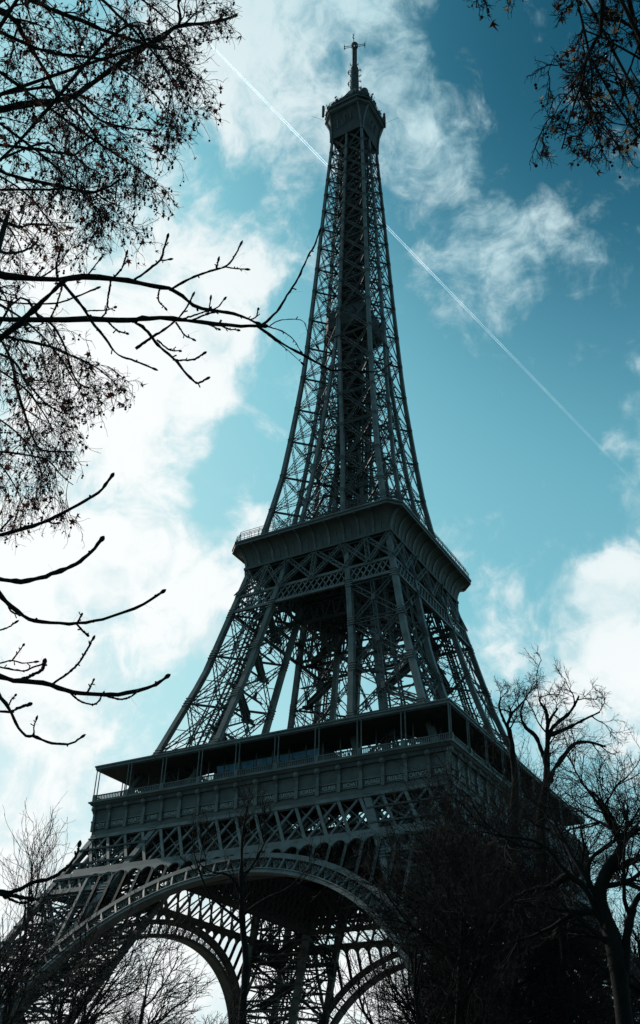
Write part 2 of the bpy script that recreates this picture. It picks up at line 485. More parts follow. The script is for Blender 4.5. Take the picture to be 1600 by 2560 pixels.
def leg_services(leg, k, z0, z1, run, rails=True):
    """stairs with landings zigzagging up inside a leg, and the sloping lift track"""
    st = MB()
    zs = np.arange(z0, z1 - run, run)
    for j, a in enumerate(zs):
        b = a + run
        def at(z, t, dep):
            o, i = WO(z), WI(z)
            return np.array(rot4((i + (o - i) * t, -(i + (o - i) * dep), z), k))
        t0, t1 = (.22, .78) if j % 2 == 0 else (.78, .22)
        for dep in (.3,):
            p, q = at(a, t0, dep), at(b, t1, dep)
            st.bar(p, q, 1.25, .35)
            for h in (.6, 1.15): st.bar(p + Z * h, q + Z * h, 1.3, .07)
            for s in np.linspace(0, 1, 8): st.bar(p + (q - p) * s, p + (q - p) * s + Z * 1.15, .09)
            st.bar(q + np.array([-.9, 0, 0]), q + np.array([.9, 0, 0]), 2.1, .4)
            st.bar(q - Z * .3, q + Z * 1.2, 1.5, .12)
            st.bar(at(b, .02, dep), at(b, .98, dep), .3, .35)
    st.build('staircase', IRON_IN, leg).data.transform(Matrix.Translation(-leg.location))
    if rails:
        lt = MB()
        zz = np.linspace(z0, z1, 14)
        for t in (.40, .60):
            for dep in (.6, .7):
                pts = [np.array(rot4((WI(z) + (WO(z) - WI(z)) * t, -(WI(z) + (WO(z) - WI(z)) * dep), z), k)) for z in zz]
                for a, b in zip(pts[:-1], pts[1:]): lt.bar(a, b, .3, .3, (0, 1, 0))
        for z in np.linspace(z0, z1, 44):
            f = lambda t, dep: np.array(rot4((WI(z) + (WO(z) - WI(z)) * t, -(WI(z) + (WO(z) - WI(z)) * dep), z), k))
            lt.bar(f(.36, .6), f(.64, .6), .14); lt.bar(f(.38, .6), f(.38, .72), .14); lt.bar(f(.62, .6), f(.62, .72), .14)
        lt.build('lift_track', IRON_IN, leg).data.transform(Matrix.Translation(-leg.location))


LOW = [0.2, 9.5, 19.5, 30, 40.2, 51]
MID = [57.2, 67, 78.1, 89, 98.8]
for k in range(4):
    leg = leg_section(k, LOW, 1.25, 1.25, 1.15, tower, 'leg')
    leg_services(leg, k, 2, 50, 4.2)
for k in range(4):
    leg = leg_section(k, MID, 1.1, 1.0, 1.2, tower, 'upper_leg', top=110.0, dbl=False)
    leg_services(leg, k, 58, 108, 4.6)

# ---- face-wide girders between the legs
def face_pt(x, z, k, w=WO, off=0.0):
    return np.array(rot4((x, -w(z) - off, z), k))


def cell_truss(mb, z0, z1, cell, k, x0, x1, bw, tw, w=WO, off=0., nrm=(0, -1, .4), thin=True):
    n = max(1, int(round((x1 - x0) / cell)))
    xs = np.linspace(x0, x1, n + 1); nr = rot4(nrm, k)
    for a, b in zip(xs[:-1], xs[1:]):
        mb.bar(face_pt(a, z1, k, w, off), face_pt(b, z0, k, w, off), bw, .25, nr)
        mb.bar(face_pt(a, z0, k, w, off - .12), face_pt(b, z1, k, w, off - .12), tw, .25, nr)
    if thin:
        for i in range(n - 1):
            mb.bar(face_pt(xs[i], z0, k, w, off - .9), face_pt(xs[i + 2], z1, k, w, off - .9), .2, .2, nr)
            mb.bar(face_pt(xs[i], z1, k, w, off - .9), face_pt(xs[i + 2], z0, k, w, off - .9), .2, .2, nr)
    mb.bar(face_pt(x0, z0, k, w, off), face_pt(x1, z0, k, w, off), .85, .5, nr)
    mb.bar(face_pt(x0, z1, k, w, off), face_pt(x1, z1, k, w, off), .75, .5, nr)


for k in range(4):
    t = MB()
    cell_truss(t, 44.0, 50.7, 3.93, k, -34.6, 34.6, .52, .40, off=-.18)
    g = t.build('truss_girder', IRON, tower)
    for sx in (-1, 1):      # smaller trellis across each leg below the main truss
        t2 = MB()
        a, b = sorted((sx * (WI(42.4) + .6), sx * (WO(42.4) - 1.0)))
        cell_truss(t2, 40.6, 43.4, 2.2, k, a, b, .36, .30, off=-.2, thin=False)
        cell_truss(t2, 40.6, 43.4, 1.1, k, a, b, .16, .16, off=-.5, thin=False)
        t2.build('leg_trellis', IRON, g)
    t3 = MB()               # inner girders carrying the floor
    for zz0, zz1, ww in ((44.0, 51.0, WI),):
        cell_truss(t3, zz0, zz1, 3.9, k, -WI(44), WI(44), .5, .4, w=ww)
        cell_truss(t3, zz0, zz1, 1.95, k, -WI(44), WI(44), .28, .28, w=ww, off=-.8)
        for zz in (45.8, 47.6, 49.3): t3.bar(face_pt(-WI(zz), zz, k, ww, -.8), face_pt(WI(zz), zz, k, ww, -.8), .35, .3)
    for y in (26, 30):
        for a in np.arange(-30, 30, 4.):
            t3.bar(rot4((a, -y, 51.2), k), rot4((a + 4, -y, 47.2), k), .3); t3.bar(rot4((a, -y, 47.2), k), rot4((a + 4, -y, 51.2), k), .3)
        t3.bar(rot4((-30, -y, 47.2), k), rot4((30, -y, 47.2), k), .5, .6)
    t3.build('floor_girder', IRON_IN, g)

# ---- the four great arches with their arcades
ARC_C, ARC_K = 4.8, .91
def arc_pt(R, th, k, off=0.0):
    x = R * sin(th); z = ARC_C + ARC_K * R * cos(th)
    return np.array(rot4((x, -WO(z) - off, z), k))


for k in range(4):
    nrm = np.array(rot4((0, 1, 0), k))
    ths = np.linspace(radians(-78), radians(78), 61)
    a = MB()
    def band(r0, r1, off, thick):
        a.strip([arc_pt(r1, t, k, off) for t in ths], [arc_pt(r0, t, k, off) for t in ths], thick, nrm)
    band(38.5, 39.15, .35, 2.2)
    band(41.25, 42.0, .35, 1.1)
    band(39.15, 39.35, .5, .3); band(41.1, 41.25, .5, .3)
    ob = a.build('arch', IRON, tower)
    o = MB()
    nb = 43
    tb = np.linspace(radians(-78), radians(78), nb + 1)
    for i, t in enumerate(tb):
        o.bar(arc_pt(39.2, t, k, .2), arc_pt(41.2, t, k, .2), .34, .5, nrm)
    dt = tb[1] - tb[0]
    for i in range(nb):
        tm = tb[i] + dt / 2
        foot = arc_pt(39.3, tm, k, .1)
        for s in (-.36, -.18, 0, .18, .36):
            o.bar(foot, arc_pt(40.75, tm + dt * s, k, .1), .09, .09, nrm)
        for s in (-.22, .22):               # scrolls
            cth = tm + dt * s
            ring = []
            for q in range(11):
                an = q * 2 * pi / 10 * .85 + (.6 if s > 0 else 2.3)
                ring.append(arc_pt(40.78 + .34 * sin(an), cth + .34 * cos(an) / 41, k, .1))
            for p, q in zip(ring[:-1], ring[1:]): o.bar(p, q, .1, .1, nrm)
            ring = [arc_pt(39.5 + .25 * sin(an), cth * 1 + .25 * cos(an) / 39 + dt * s * .6, k, .1) for an in np.linspace(0, pi, 6)]
            for p, q in zip(ring[:-1], ring[1:]): o.bar(p, q, .09, .09, nrm)
    o.build('arch_ornament', IRON, ob)
    d = MB()
    bw = 2.75; zt = 43.7
    for i in range(-12, 12):
        x0 = i * bw; x1 = x0 + bw; xm = (x0 + x1) / 2; r = bw / 2 - .26
        def zarc(x): return ARC_C + ARC_K * math.sqrt(max(42.0 ** 2 - x * x, 1.)) - .15
        zb0, zb1, zbm = zarc(x0), zarc(x1), zarc(xm)
        zlow = min(zb0, zb1)
        if abs(xm) > WI(zbm) + 1.0 : continue
        spring = zt - .45 - r
        if spring < zlow - 1.2:     # too close to the crown: solid plate
            d.strip([face_pt(x0, zt, k, off=.1), face_pt(x1, zt, k, off=.1)], [face_pt(x0, zb0, k, off=.1), face_pt(x1, zb1, k, off=.1)], .35, nrm)
            continue
        for xx, zb in ((x0, zb0), (x1, zb1)):
            if zb < spring: d.bar(face_pt(xx, zb, k, off=.05), face_pt(xx, spring + .3, k, off=.05), .52, .45, nrm)
        an = np.linspace(0, pi, 13)
        px_ = [xm - (r + .02) * cos(q) for q in an]; pz = [spring + r * sin(q) for q in an]
        pz = [max(z, zarc(x)) for x, z in zip(px_, pz)]
        px_ = [x0] + px_ + [x1]; pz = [max(spring, zb0)] + pz + [max(spring, zb1)]
        d.strip([face_pt(x, zt, k, off=.08) for x in px_], [face_pt(x, min(z, zt - .05), k, off=.08) for x, z in zip(px_, pz)], .35, nrm)
        d.strip([face_pt(x, min(z + .16, zt), k, off=.2) for x, z in zip(px_[1:-1], pz[1:-1])], [face_pt(x, min(z, zt - .05), k, off=.2) for x, z in zip(px_[1:-1], pz[1:-1])], .3, nrm)
    d.build('arcade', IRON, ob)

# ---- first platform
fp = MB()
def ring_slab(mb, w0, w1, z0, z1):
    V = []
    for w, z in ((w0, z0), (w1, z0), (w1, z1), (w0, z1)):
        V += [(-w, -w, z), (w, -w, z), (w, w, z), (-w, w, z)]
    Q = []
    for r in range(4):
        for c in range(4):
            a, b = r * 4 + c, r * 4 + (c + 1) % 4
            a2, b2 = ((r + 1) % 4) * 4 + c, ((r + 1) % 4) * 4 + (c + 1) % 4
            Q.append([a, b, b2, a2])
    mb.raw(V, Q)


def loft(mb, prof, cham=None, close=True):
    """square (or, with cham, chamfered) ring lofted through a list of (half-width, z)"""
    V = []; m = 8 if cham else 4
    for j, (w, z) in enumerate(prof):
        if cham:
            c = max(cham[j], .02); e = w - c
            V += [(-e, -w, z), (e, -w, z), (w, -e, z), (w, e, z), (e, w, z), (-e, w, z), (-w, e, z), (-w, -e, z)]
        else: V += [(-w, -w, z), (w, -w, z), (w, w, z), (-w, w, z)]
    Q = []
    n = len(prof)
    for r in range(n - 1 + (1 if close else 0)):
        for c in range(m):
            Q.append([r * m + c, r * m + (c + 1) % m, ((r + 1) % n) * m + (c + 1) % m, ((r + 1) % n) * m + c])
    mb.raw(V, Q)


ring_slab(fp, 13.5, 34.8, 55.6, 56.6)
for a in np.arange(-32, 33, 4.):
    for k in range(2):
        for s in (-1, 1):
            fp.bar(rot4((a, s * 34.0, 55.1), k), rot4((a, s * 13.6, 55.1), k), .35, 1.0)
            if abs(a) > 13: fp.bar(rot4((a, -13.6, 55.1), k), rot4((a, 13.6, 55.1), k), .35, 1.0)
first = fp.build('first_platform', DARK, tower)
fr = MB()
loft(fr, [(34.1, 50.95), (34.55, 51.0), (34.55, 51.75), (34.2, 51.85), (34.2, 52.2), (34.22, 53.35), (34.32, 53.45), (34.3, 53.6), (34.3, 55.0), (34.45, 55.7), (34.8, 56.2), (35.1, 56.35), (35.4, 56.75), (35.4, 57.05), (34.9, 57.1), (33.5, 57.1), (33.5, 50.95)])
frieze = fr.build('frieze', PANEL, first)
hl = MB()
loft(hl, [(34.24, 52.2), (34.42, 52.22), (34.42, 52.36), (34.24, 52.4)], close=False)
loft(hl, [(34.3, 53.3), (34.45, 53.32), (34.45, 53.5), (34.3, 53.52)], close=False)
loft(hl, [(35.38, 56.72), (35.55, 56.74), (35.55, 56.98), (35.38, 57.0)], close=False)
hl.build('moulding', IRON, frieze)
PITCH1 = 70.0 / 18
rp = random.Random(4)
cmb = MB()
cmb.bar((0, -34.32, 51.8), (0, -34.32, 55.4), .5, .5, (0, 1, 0))
cmb.bar((0, -34.5, 51.8), (0, -34.5, 53.5), .62, .34, (0, 1, 0))
cmb.bar((0, -34.5, 53.35), (0, -34.5, 53.65), .78, .44, (0, 1, 0))
cmb.bar((0, -34.45, 55.0), (0, -34.95, 56.2), .5, .55, (1, 0, 0))
for i in range(7):      # rounded head
    an = (i + .5) / 7 * pi; an0, an1 = i / 7 * pi, (i + 1) / 7 * pi
    cmb.tube([(0, -34.72, 55.75 - .56 * cos(an0)), (0, -34.72, 55.75 - .56 * cos(an1))], [max(.05, .56 * sin(an0)), max(.05, .56 * sin(an1))], 10)
c0 = cmb.build('console', IRON, first)
c0.data.update()
for k in range(4):
    for i in range(19):
        if i == 18: continue
        x = -35.0 + i * PITCH1
        if i == 0: x += .45
        o = c0 if (k == 0 and i == 0) else c0.copy()
        if o is not c0: COL.objects.link(o); o.parent = first
        o.matrix_local = Matrix.Rotation(k * pi / 2, 4, 'Z') @ Matrix.Translation((x, 0, 0))
FACE_NAMES = {0: 'PETIT DAGUERRE WURTZ LE_VERRIER PERDONNET DELAMBRE MALUS BREGUET POLONCEAU DUMAS CLAPEYRON BORDA FOURIER BICHAT SAUVAGE PELOUZE CARNOT LAME',
              1: 'SEGUIN LALANDE TRESCA PONCELET BRESSE LAGRANGE BELANGER CUVIER LAPLACE DULONG CHASLES LAVOISIER AMPERE CHEVREUL FLACHAT NAVIER LEGENDRE CHAPTAL'}
for k, s in FACE_NAMES.items():
    for i, nm in enumerate(s.split()):
        fc = bpy.data.curves.new('name_lettering', 'FONT')
        fc.body = nm.replace('_', ' '); fc.size = .95; fc.extrude = .05; fc.align_x = 'CENTER'
        tmp = bpy.data.objects.new('text', fc)
        me = bpy.data.meshes.new_from_object(tmp)
        bpy.data.objects.remove(tmp); bpy.data.curves.remove(fc)
        me.materials.clear(); me.materials.append(LETTER); me.name = 'name_lettering'
        o = bpy.data.objects.new('name_lettering', me); COL.objects.link(o); o.parent = frieze
        wid = min(1.0, 3.0 / (.68 * .95 * len(nm)))
        x = -35.0 + (i + .5) * PITCH1
        o.matrix_local = (Matrix.Rotation(k * pi / 2, 4, 'Z') @ Matrix.Translation((x, -34.27, 52.52)) @ Matrix.Rotation(pi / 2, 4, 'X') @ Matrix.Diagonal((wid, 1, 1, 1)))
# balustrade
ba = MB()
for k in range(4):
    for z, w, h in ((57.2, .3, .16), (58.12, .3, .14)): ba.bar(rot4((-35, -35, z), k), rot4((35, -35, z), k), w, h)
    for x in np.arange(-34.8, 34.9, .36): ba.bar(rot4((x, -35, 57.2), k), rot4((x, -35, 58.1), k), .15, .15, (0, 1, 0))
    for i in range(0, 18, 2):
        x = -35 + i * PITCH1 + (.4 if i == 0 else 0)
        ba.bar(rot4((x, -35, 57.1), k), rot4((x, -35, 58.25), k), .72, .42, (0, 1, 0))
ba.build('balustrade', IRON, first)
# gallery roof and its paired columns
ro = MB()
loft(ro, [(35.2, 63.0), (35.2, 63.75), (34.6, 63.95), (26.0, 64.5), (24.5, 64.5), (24.5, 63.2)])
loft(ro, [(35.28, 63.42), (35.36, 63.44), (35.36, 63.7), (35.2, 63.72)], close=False)
roof = ro.build('gallery_roof', IRON, first)
so = MB(); ring_slab(so, 24.6, 35.0, 62.8, 62.995); so.build('soffit', DARK, roof)  # roof underside, its dark colour standing in for the shade there
cm = MB(); cm.tube([(0, 0, 57.1), (0, 0, 58.2), (0, 0, 58.25), (0, 0, 62.7), (0, 0, 63.0)], [.14, .14, .11, .10, .2], 8)
col0 = cm.build('column', IRON, first)
n_c = 0
for k in range(4):
    for i in range(0, 18, 2):
        for s in (-.36, .36):
            x = -35 + i * PITCH1 + s + (.4 if i == 0 else 0)
            o = col0 if n_c == 0 else col0.copy(); n_c += 1
            if o is not col0: COL.objects.link(o); o.parent = first
            o.matrix_local = Matrix.Rotation(k * pi / 2, 4, 'Z') @ Matrix.Translation((x, -34.95, 0))
bk = MB()
for k in range(4):
    for i in range(0, 19):
        x = -30 + i * 60 / 18
        bk.bar(rot4((x, -30.0, 57), k), rot4((x, -30.0, 63.4), k), .18, .18, (0, 1, 0))
bk.build('rear_post_row', IRON, first)
# pavilions on the platform between the legs
for k in range(4):
    pv = MB()
    x0, x1 = (-13.0, 9.0) if k == 0 else (-10, 10)
    pv.raw([rot4(p, k) for p in ((x0, -28, 57), (x1, -28, 57), (x1, -20, 57), (x0, -20, 57), (x0, -28.6, 63.1), (x1, -28.6, 63.1), (x1, -20, 62.6), (x0, -20, 62.6))],
           [[0, 1, 5, 4], [1, 2, 6, 5], [2, 3, 7, 6], [3, 0, 4, 7], [4, 5, 6, 7], [3, 2, 1, 0]])
    for x in np.arange(x0, x1 + .1, 2.75): pv.bar(rot4((x, -28.25, 57), k), rot4((x, -28.75, 63), k), .16, .2, (1, 0, 0))
    p = pv.build('pavilion', DARK, first)
    gl = MB()
    n = 8; dx = (x1 - x0 - 1) / n
    for i in range(n):
        a = x0 + .5 + i * dx
        gl.raw([rot4(q, k) for q in ((a + .06, -28.62, 61.0), (a + dx - .06, -28.62, 61.0), (a + dx - .06, -28.9, 62.1), (a + .06, -28.9, 62.1))], [[0, 1, 2, 3]])
    gl.build('window_band', GLASS, p)
    lw = MB()
    for i in range(n):
        a = x0 + .5 + i * dx
        lw.raw([rot4(q, k) for q in ((a + .1, -28.1, 57.4), (a + dx - .1, -28.1, 57.4), (a + dx - .1, -28.42, 60.2), (a + .1, -28.42, 60.2))], [[0, 1, 2, 3]])
    lw.build('shopfront_glazing', DARK, p)

# ---- girders and floor of the second platform
for k in range(4):
    t = MB()
    z0, z1 = 99.2, 103.0
    nr = rot4((0, -1, .25), k); wb = WO(100)
    for zz in (z0, z1): t.bar(face_pt(-WO(zz) + .6, zz, k, off=-.3), face_pt(WO(zz) - .6, zz, k, off=-.3), .7, .45, nr)
    n = 26
    for i in range(n + 1):
        for sgn in (-1, 1):
            t0 = -1 + 2 * i / n; t1 = t0 + sgn * 2 / n * 1.6
            if abs(t1) > 1.0: continue
            t.bar(face_pt(t0 * (WO(z0) - .6), z0, k, off=-.3 + .07 * sgn), face_pt(t1 * (WO(z1) - .6), z1, k, off=-.3 + .07 * sgn), .28, .12, nr)
    g = t.build('belt_girder', IRON, tower)
    u = MB()
    segs = [(-WO, -WI), (-WI, WI), (WI, WO)] if False else None
    xa = [-1, -.42, .42, 1]
    def xx(f, z): return f * WO(z) if abs(f) == 1 else math.copysign(WI(z), f)
    for a, b in zip(xa[:-1], xa[1:]):
        p0, p1, q0, q1 = face_pt(xx(a, 103.2), 103.2, k), face_pt(xx(b, 103.2), 103.2, k), face_pt(xx(a, 110), 109.9, k), face_pt(xx(b, 110), 109.9, k)
        pm, qm = (p0 + p1) / 2, (q0 + q1) / 2
        for r, s in ((p0, qm), (pm, q0), (pm, q1), (p1, qm), (pm, qm)): lattice(u, r, s, .8, .5, nr, 9, .16, .1)
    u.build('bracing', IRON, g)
    inn = MB()
    for ww, off in ((WI, 0), ):
        for i in range(14):
            t0 = -1 + 2 * i / 14; t1 = t0 + 2 / 14
            for zz in ((99.2, 109.5), (109.5, 99.2)):
                inn.bar(face_pt(t0 * WO(104), zz[0], k, ww), face_pt(t1 * WO(104), zz[1], k, ww), .35, .25, nr)
        for zz in (99.2, 104, 109.5): inn.bar(face_pt(-WO(zz), zz, k, ww), face_pt(WO(zz), zz, k, ww), .6, .5, nr)
    inn.build('inner_girder', IRON_IN, g)
s2 = MB()
s2.box((-17.0, -17.0, 109.6), (17.0, 17.0, 110.3))
for a in np.arange(-15, 16, 3.):
    s2.bar((a, -16.6, 109), (a, 16.6, 109), .3, 1.1); s2.bar((-16.6, a, 108.7), (16.6, a, 108.7), .3, .8)
for a in np.arange(-13, 13, 3.2):
    s2.bar((a, -13, 104.4), (a + 3.2, 13, 104.4), .3, .4); s2.bar((-13, a, 104.2), (13, a + 3.2, 104.2), .3, .4)
second = s2.build('second_platform', DARK, tower)
cv = MB()
prof, chs = [], []
for i in range(9):
    t = i / 8; an = t * pi / 2
    prof.append((17.35 + 3.0 * (1 - cos(an)), 110.2 + 4.4 * sin(an) ** .9)); chs.append(2.3 * t ** 1.2)
prof += [(20.55, 114.7), (20.55, 115.75), (20.3, 115.85), (16.5, 115.85), (16.5, 110.2)]; chs += [2.4, 2.4, 2.4, 1.2, .1]
loft(cv, prof, chs)
loft(cv, [(17.3, 109.95), (17.62, 109.97), (17.62, 110.55), (17.3, 110.6)], close=False)
cove = cv.build('cove', PANEL, second)
def cove_pt(u, t, k):
    an = t * pi / 2
    w = 17.35 + 3.0 * (1 - cos(an)) + .06; z = 110.2 + 4.4 * sin(an) ** .9
    return np.array(rot4((u, -w, z), k))
co = MB()
ts = np.linspace(0.02, 1, 9)
for k in range(4):
    for i in range(11):
        rb = MB()
        u = -17.0 + 3.4 * i
        pts = [cove_pt(u * (1 + .05 * t), t, k) for t in ts]
        for p, q in zip(pts[:-1], pts[1:]): rb.bar(p, q, .34, .55, rot4((1, 0, 0), k))
        if not (i == 10): rb.build('cove_rib', IRON, second)
        pts = [cove_pt(u * (1 + .05 * t) + 1.7, t, k) for t in ts[:5]]
        if i < 10:
            for p, q in zip(pts[:-1], pts[1:]): co.bar(p, q, .12, .16, rot4((1, 0, 0), k))
loft(co, [(20.5, 115.3), (20.72, 115.32), (20.72, 115.72), (20.5, 115.76)], [2.4] * 4, close=False)
loft(co, [(20.45, 114.62), (20.62, 114.64), (20.62, 114.86), (20.5, 114.9)], [2.4] * 4, close=False)
co.build('rim_moulding', IRON, second)
rl = MB()
OCT = lambda w, c: [(-w + c, -w), (w - c, -w), (w, -w + c), (w, w - c), (w - c, w), (-w + c, w), (-w, w - c), (-w, -w + c)]
for w, hts, st in ((20.35, (116.3, 116.9, 117.25), .9), (19.9, (117.9, 118.35), 2.4)):
    pts = OCT(w, 2.4)
    for a, b in zip(pts, pts[1:] + pts[:1]):
        a = np.array(a); b = np.array(b); L = np.linalg.norm(b - a)
        for h in hts: rl.bar((*a, h), (*b, h), .08)
        for s in np.arange(0, L, st):
            p = a + (b - a) * s / L; rl.bar((*p, 115.8), (*p, hts[-1]), .07, .07, (0, 1, 0))
rl.build('railing', IRON_IN, second)
pv = MB()
pv.box((-8.6, -9.2, 115.9), (7.6, 9.2, 120.6)); pv.box((-9.3, -10.0, 120.6), (8.4, 10.0, 121.0))
p2 = pv.build('pavilion', DARK, second)
gl = MB()
for i in range(7):
    a = -8.3 + i * 2.25
    gl.raw([(a, -9.26, 117.0), (a + 2.1, -9.26, 117.0), (a + 2.1, -9.26, 120.2), (a, -9.26, 120.2)], [[0, 1, 2, 3]])
gl.build('window', GLASS, p2)

# ---- the upper shaft
UN = [115.9, 126.3, 136.3, 147.1, 157.2, 167.6, 178.1, 188.1, 198.9, 207.6, 216.2, 224.2, 231.9, 239.1, 246.1, 252.7, 259.2, 265.8]
brc = MB()
cwf = lambda z: float(np.interp(z, [116, 270], [1.05, .66]))
shaft = empty('upper_shaft', (0, 0, 115.9), tower)
UZ = sorted(set(UN + [175., 186.]))
for k in range(4):
    nr = rot4((0, -1, .12), k)
    sh = MB(); oo = lambda z: WO(z) - cwf(z) / 2
    chord_line(sh, oo, neg(oo), UZ, cwf, k)
    for a in UN[1:-1]:
        cw = cwf(a)
        for e in (-.5, 0, .5):
            sh.bar(rot4((oo(a) - cw * .95, -WO(a) - .03, a + e * cw), k), rot4((oo(a) + cw * .5, -WO(a) - .03, a + e * cw), k), .16, .12, nr)
            sh.bar(rot4((WO(a) + .03, -oo(a) + cw * .95, a + e * cw), k), rot4((WO(a) + .03, -oo(a) - cw * .5, a + e * cw), k), .16, .12, rot4((1, 0, 0), k))
    ob = sh.build('chord', IRON, shaft); ob.data.transform(Matrix.Translation(-shaft.location))
    cs = lambda z: cwf(z) * .82
    for sx in (-1, 1):
        sh = MB(); chord_line(sh, lambda z: sx * WI(z), lambda z: -WO(z) + cs(z) / 2, [z for z in UZ if z < 187], cs, k)
        for a in UN[1:]:
            if a < 186:
                for e in (-.5, 0, .5): sh.bar(face_pt(sx * WI(a) - cwf(a) * .8, a + e * .9, k, off=.03), face_pt(sx * WI(a) + cwf(a) * .8, a + e * .9, k, off=.03), .16, .12, nr)
        ob = sh.build('inner_chord', IRON, shaft); ob.data.transform(Matrix.Translation(-shaft.location))
    sh = MB(); chord_line(sh, lambda z: 0.0, lambda z: -WO(z) + cwf(z) / 2, [z for z in UZ if z > 185], lambda z: cwf(z) * .92, k)
    for a in UN[1:-1]:
        if a > 186:
            for e in (-.5, 0, .5): sh.bar(face_pt(-cwf(a) * .8, a + e * .9, k, off=.03), face_pt(cwf(a) * .8, a + e * .9, k, off=.03), .16, .12, nr)
    ob = sh.build('inner_chord', IRON, shaft); ob.data.transform(Matrix.Translation(-shaft.location))
    for a, b in zip(UN[:-1], UN[1:]):
        cw = cwf(a)
        ia, ib = WI(a), WI(b)
        if ib > .35:
            pairs = [((-WO(a), -ia), (-WO(b), -ib)), ((ia, WO(a)), (ib, WO(b)))]
            if ia > 1.6: pairs.append(((-ia, ia), (-ib, ib)))
            else: brc.bar(face_pt(-ia, b, k), face_pt(ia, b, k), .6, .5, nr)
        else:
            pairs = [((-WO(a), 0), (-WO(b), 0)), ((0, WO(a)), (0, WO(b)))]
        for (l0, r0), (l1, r1) in pairs:
            gw = float(np.interp(a, [116, 260], [.75, .48]))
            n = max(6, int(math.hypot(r0 - l0, b - a) / (gw * 1.1)))
            m0 = cwf(a) * .75
            L0, R0, L1, R1 = l0 + m0, r0 - m0, l1 + m0, r1 - m0
            lattice(brc, face_pt(L1, b, k, off=-.45), face_pt(R0, a, k, off=-.45), gw, .5, nr, n, .13, .07, False)
            lattice(brc, face_pt(L0, a, k, off=-.5), face_pt(R1, b, k, off=-.5), gw, .5, nr, n, .11, .07, False)
            lattice(brc, face_pt(L1, b, k, off=-.4), face_pt(R1, b, k, off=-.4), gw * .9, .5, nr, max(4, n * 2 // 3), .12, .07, False)
        # the inner faces of the four upright box legs while they are still apart
        if ia > 1.5:
            for s in (-1, 1):
                A = lambda z, d: np.array(rot4((s * WI(z), -(WI(z) + (WO(z) - WI(z)) * d), z), k))
                lattice(brc, A(a, 0), A(b, 1), .6, .4, rot4((1, 0, 0), k), 9, .11, .07, False)
                lattice(brc, A(a, 1), A(b, 0), .6, .4, rot4((1, 0, 0), k), 9, .11, .07, False)
            brc.bar(rot4((ia, -ia, a), k), rot4((ib, -ib, b), k), cw * .6, cw * .6, (0, 1, 0))
    for a in UN[1:]:
        w = WO(a) - .4
        brc.bar(rot4((-w, -w, a), k), rot4((w, w, a), k), .35, .4) if k < 2 else None
        brc.bar(rot4((0, -w, a), k), rot4((w, 0, a), k), .3, .3)
        brc.bar(rot4((-w, -w * .45, a), k), rot4((w, -w * .45, a), k), .28, .35)
        h = (a - 5) if a > 130 else a
        w = WO(h)
        brc.bar(rot4((0, -w, h), k), rot4((w, 0, h), k), .2, .2); brc.bar(rot4((-w * .5, -w * .5, h), k), rot4((w * .5, -w * .5, h), k), .2, .25)
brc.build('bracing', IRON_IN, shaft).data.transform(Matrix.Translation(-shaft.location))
lf = MB()
for (cx, cy) in ((-1.9, 0), (1.9, 0)):
    for sx in (-1, 1):
        for sy in (-1, 1): lf.bar((cx + sx * 1.5, cy + sy * 2.1, 116), (cx + sx * 1.5, cy + sy * 2.1, 268), .4, .4, (0, 1, 0))
    for z in np.arange(117, 268, 1.25):
        for sy in (-1, 1): lf.bar((cx - 1.5, cy + sy * 2.1, z), (cx + 1.5, cy + sy * 2.1, z + (1.25 if int(z) % 2 else 0)), .16, .2)
        for sx in (-1, 1): lf.bar((cx + sx * 1.5, cy - 2.1, z), (cx + sx * 1.5, cy + 2.1, z), .16, .2)
        if WO(z) < 11 and int(z) % 2: lf.bar((cx, -2.1, z + .6), (cx, 2.1, z + .6), 1.3, .12)
for x, y in ((0, 2.3), (0, -2.3), (-3.5, 0), (3.5, 0), (-.4, .8), (.5, -.7), (-2, 1), (2.2, -1)): lf.bar((x, y, 116), (x, y, 268), .3, .3, (0, 1, 0))
for j, z in enumerate(np.arange(117, 266, 2.1)):        # the shaft's stair
    s = 1 if j % 2 else -1
    lf.bar((-s * 2.2, -3.0, z), (s * 2.2, -3.0, z + 2.1), 1.0, .25)
    lf.bar((s * 2.2 - .6, -3.0, z + 2.1), (s * 2.2 + .6, -3.0, z + 2.1), 1.2, .3)
    lf.bar((-3.0, s * 2.0, z), (-3.0, -s * 2.0, z + 2.1), .9, .25)
lf.build('lift_shaft', DARK, shaft).data.transform(Matrix.Translation(-shaft.location))
dk = MB()
loft(dk, [(5.2, 184.2), (6.1, 185.0), (6.1, 190.6), (5.0, 191.2), (0.4, 191.2), (.4, 184.2)], [1.6] * 6)
dk.build('intermediate_deck', DARK, shaft).data.transform(Matrix.Translation(-shaft.location))

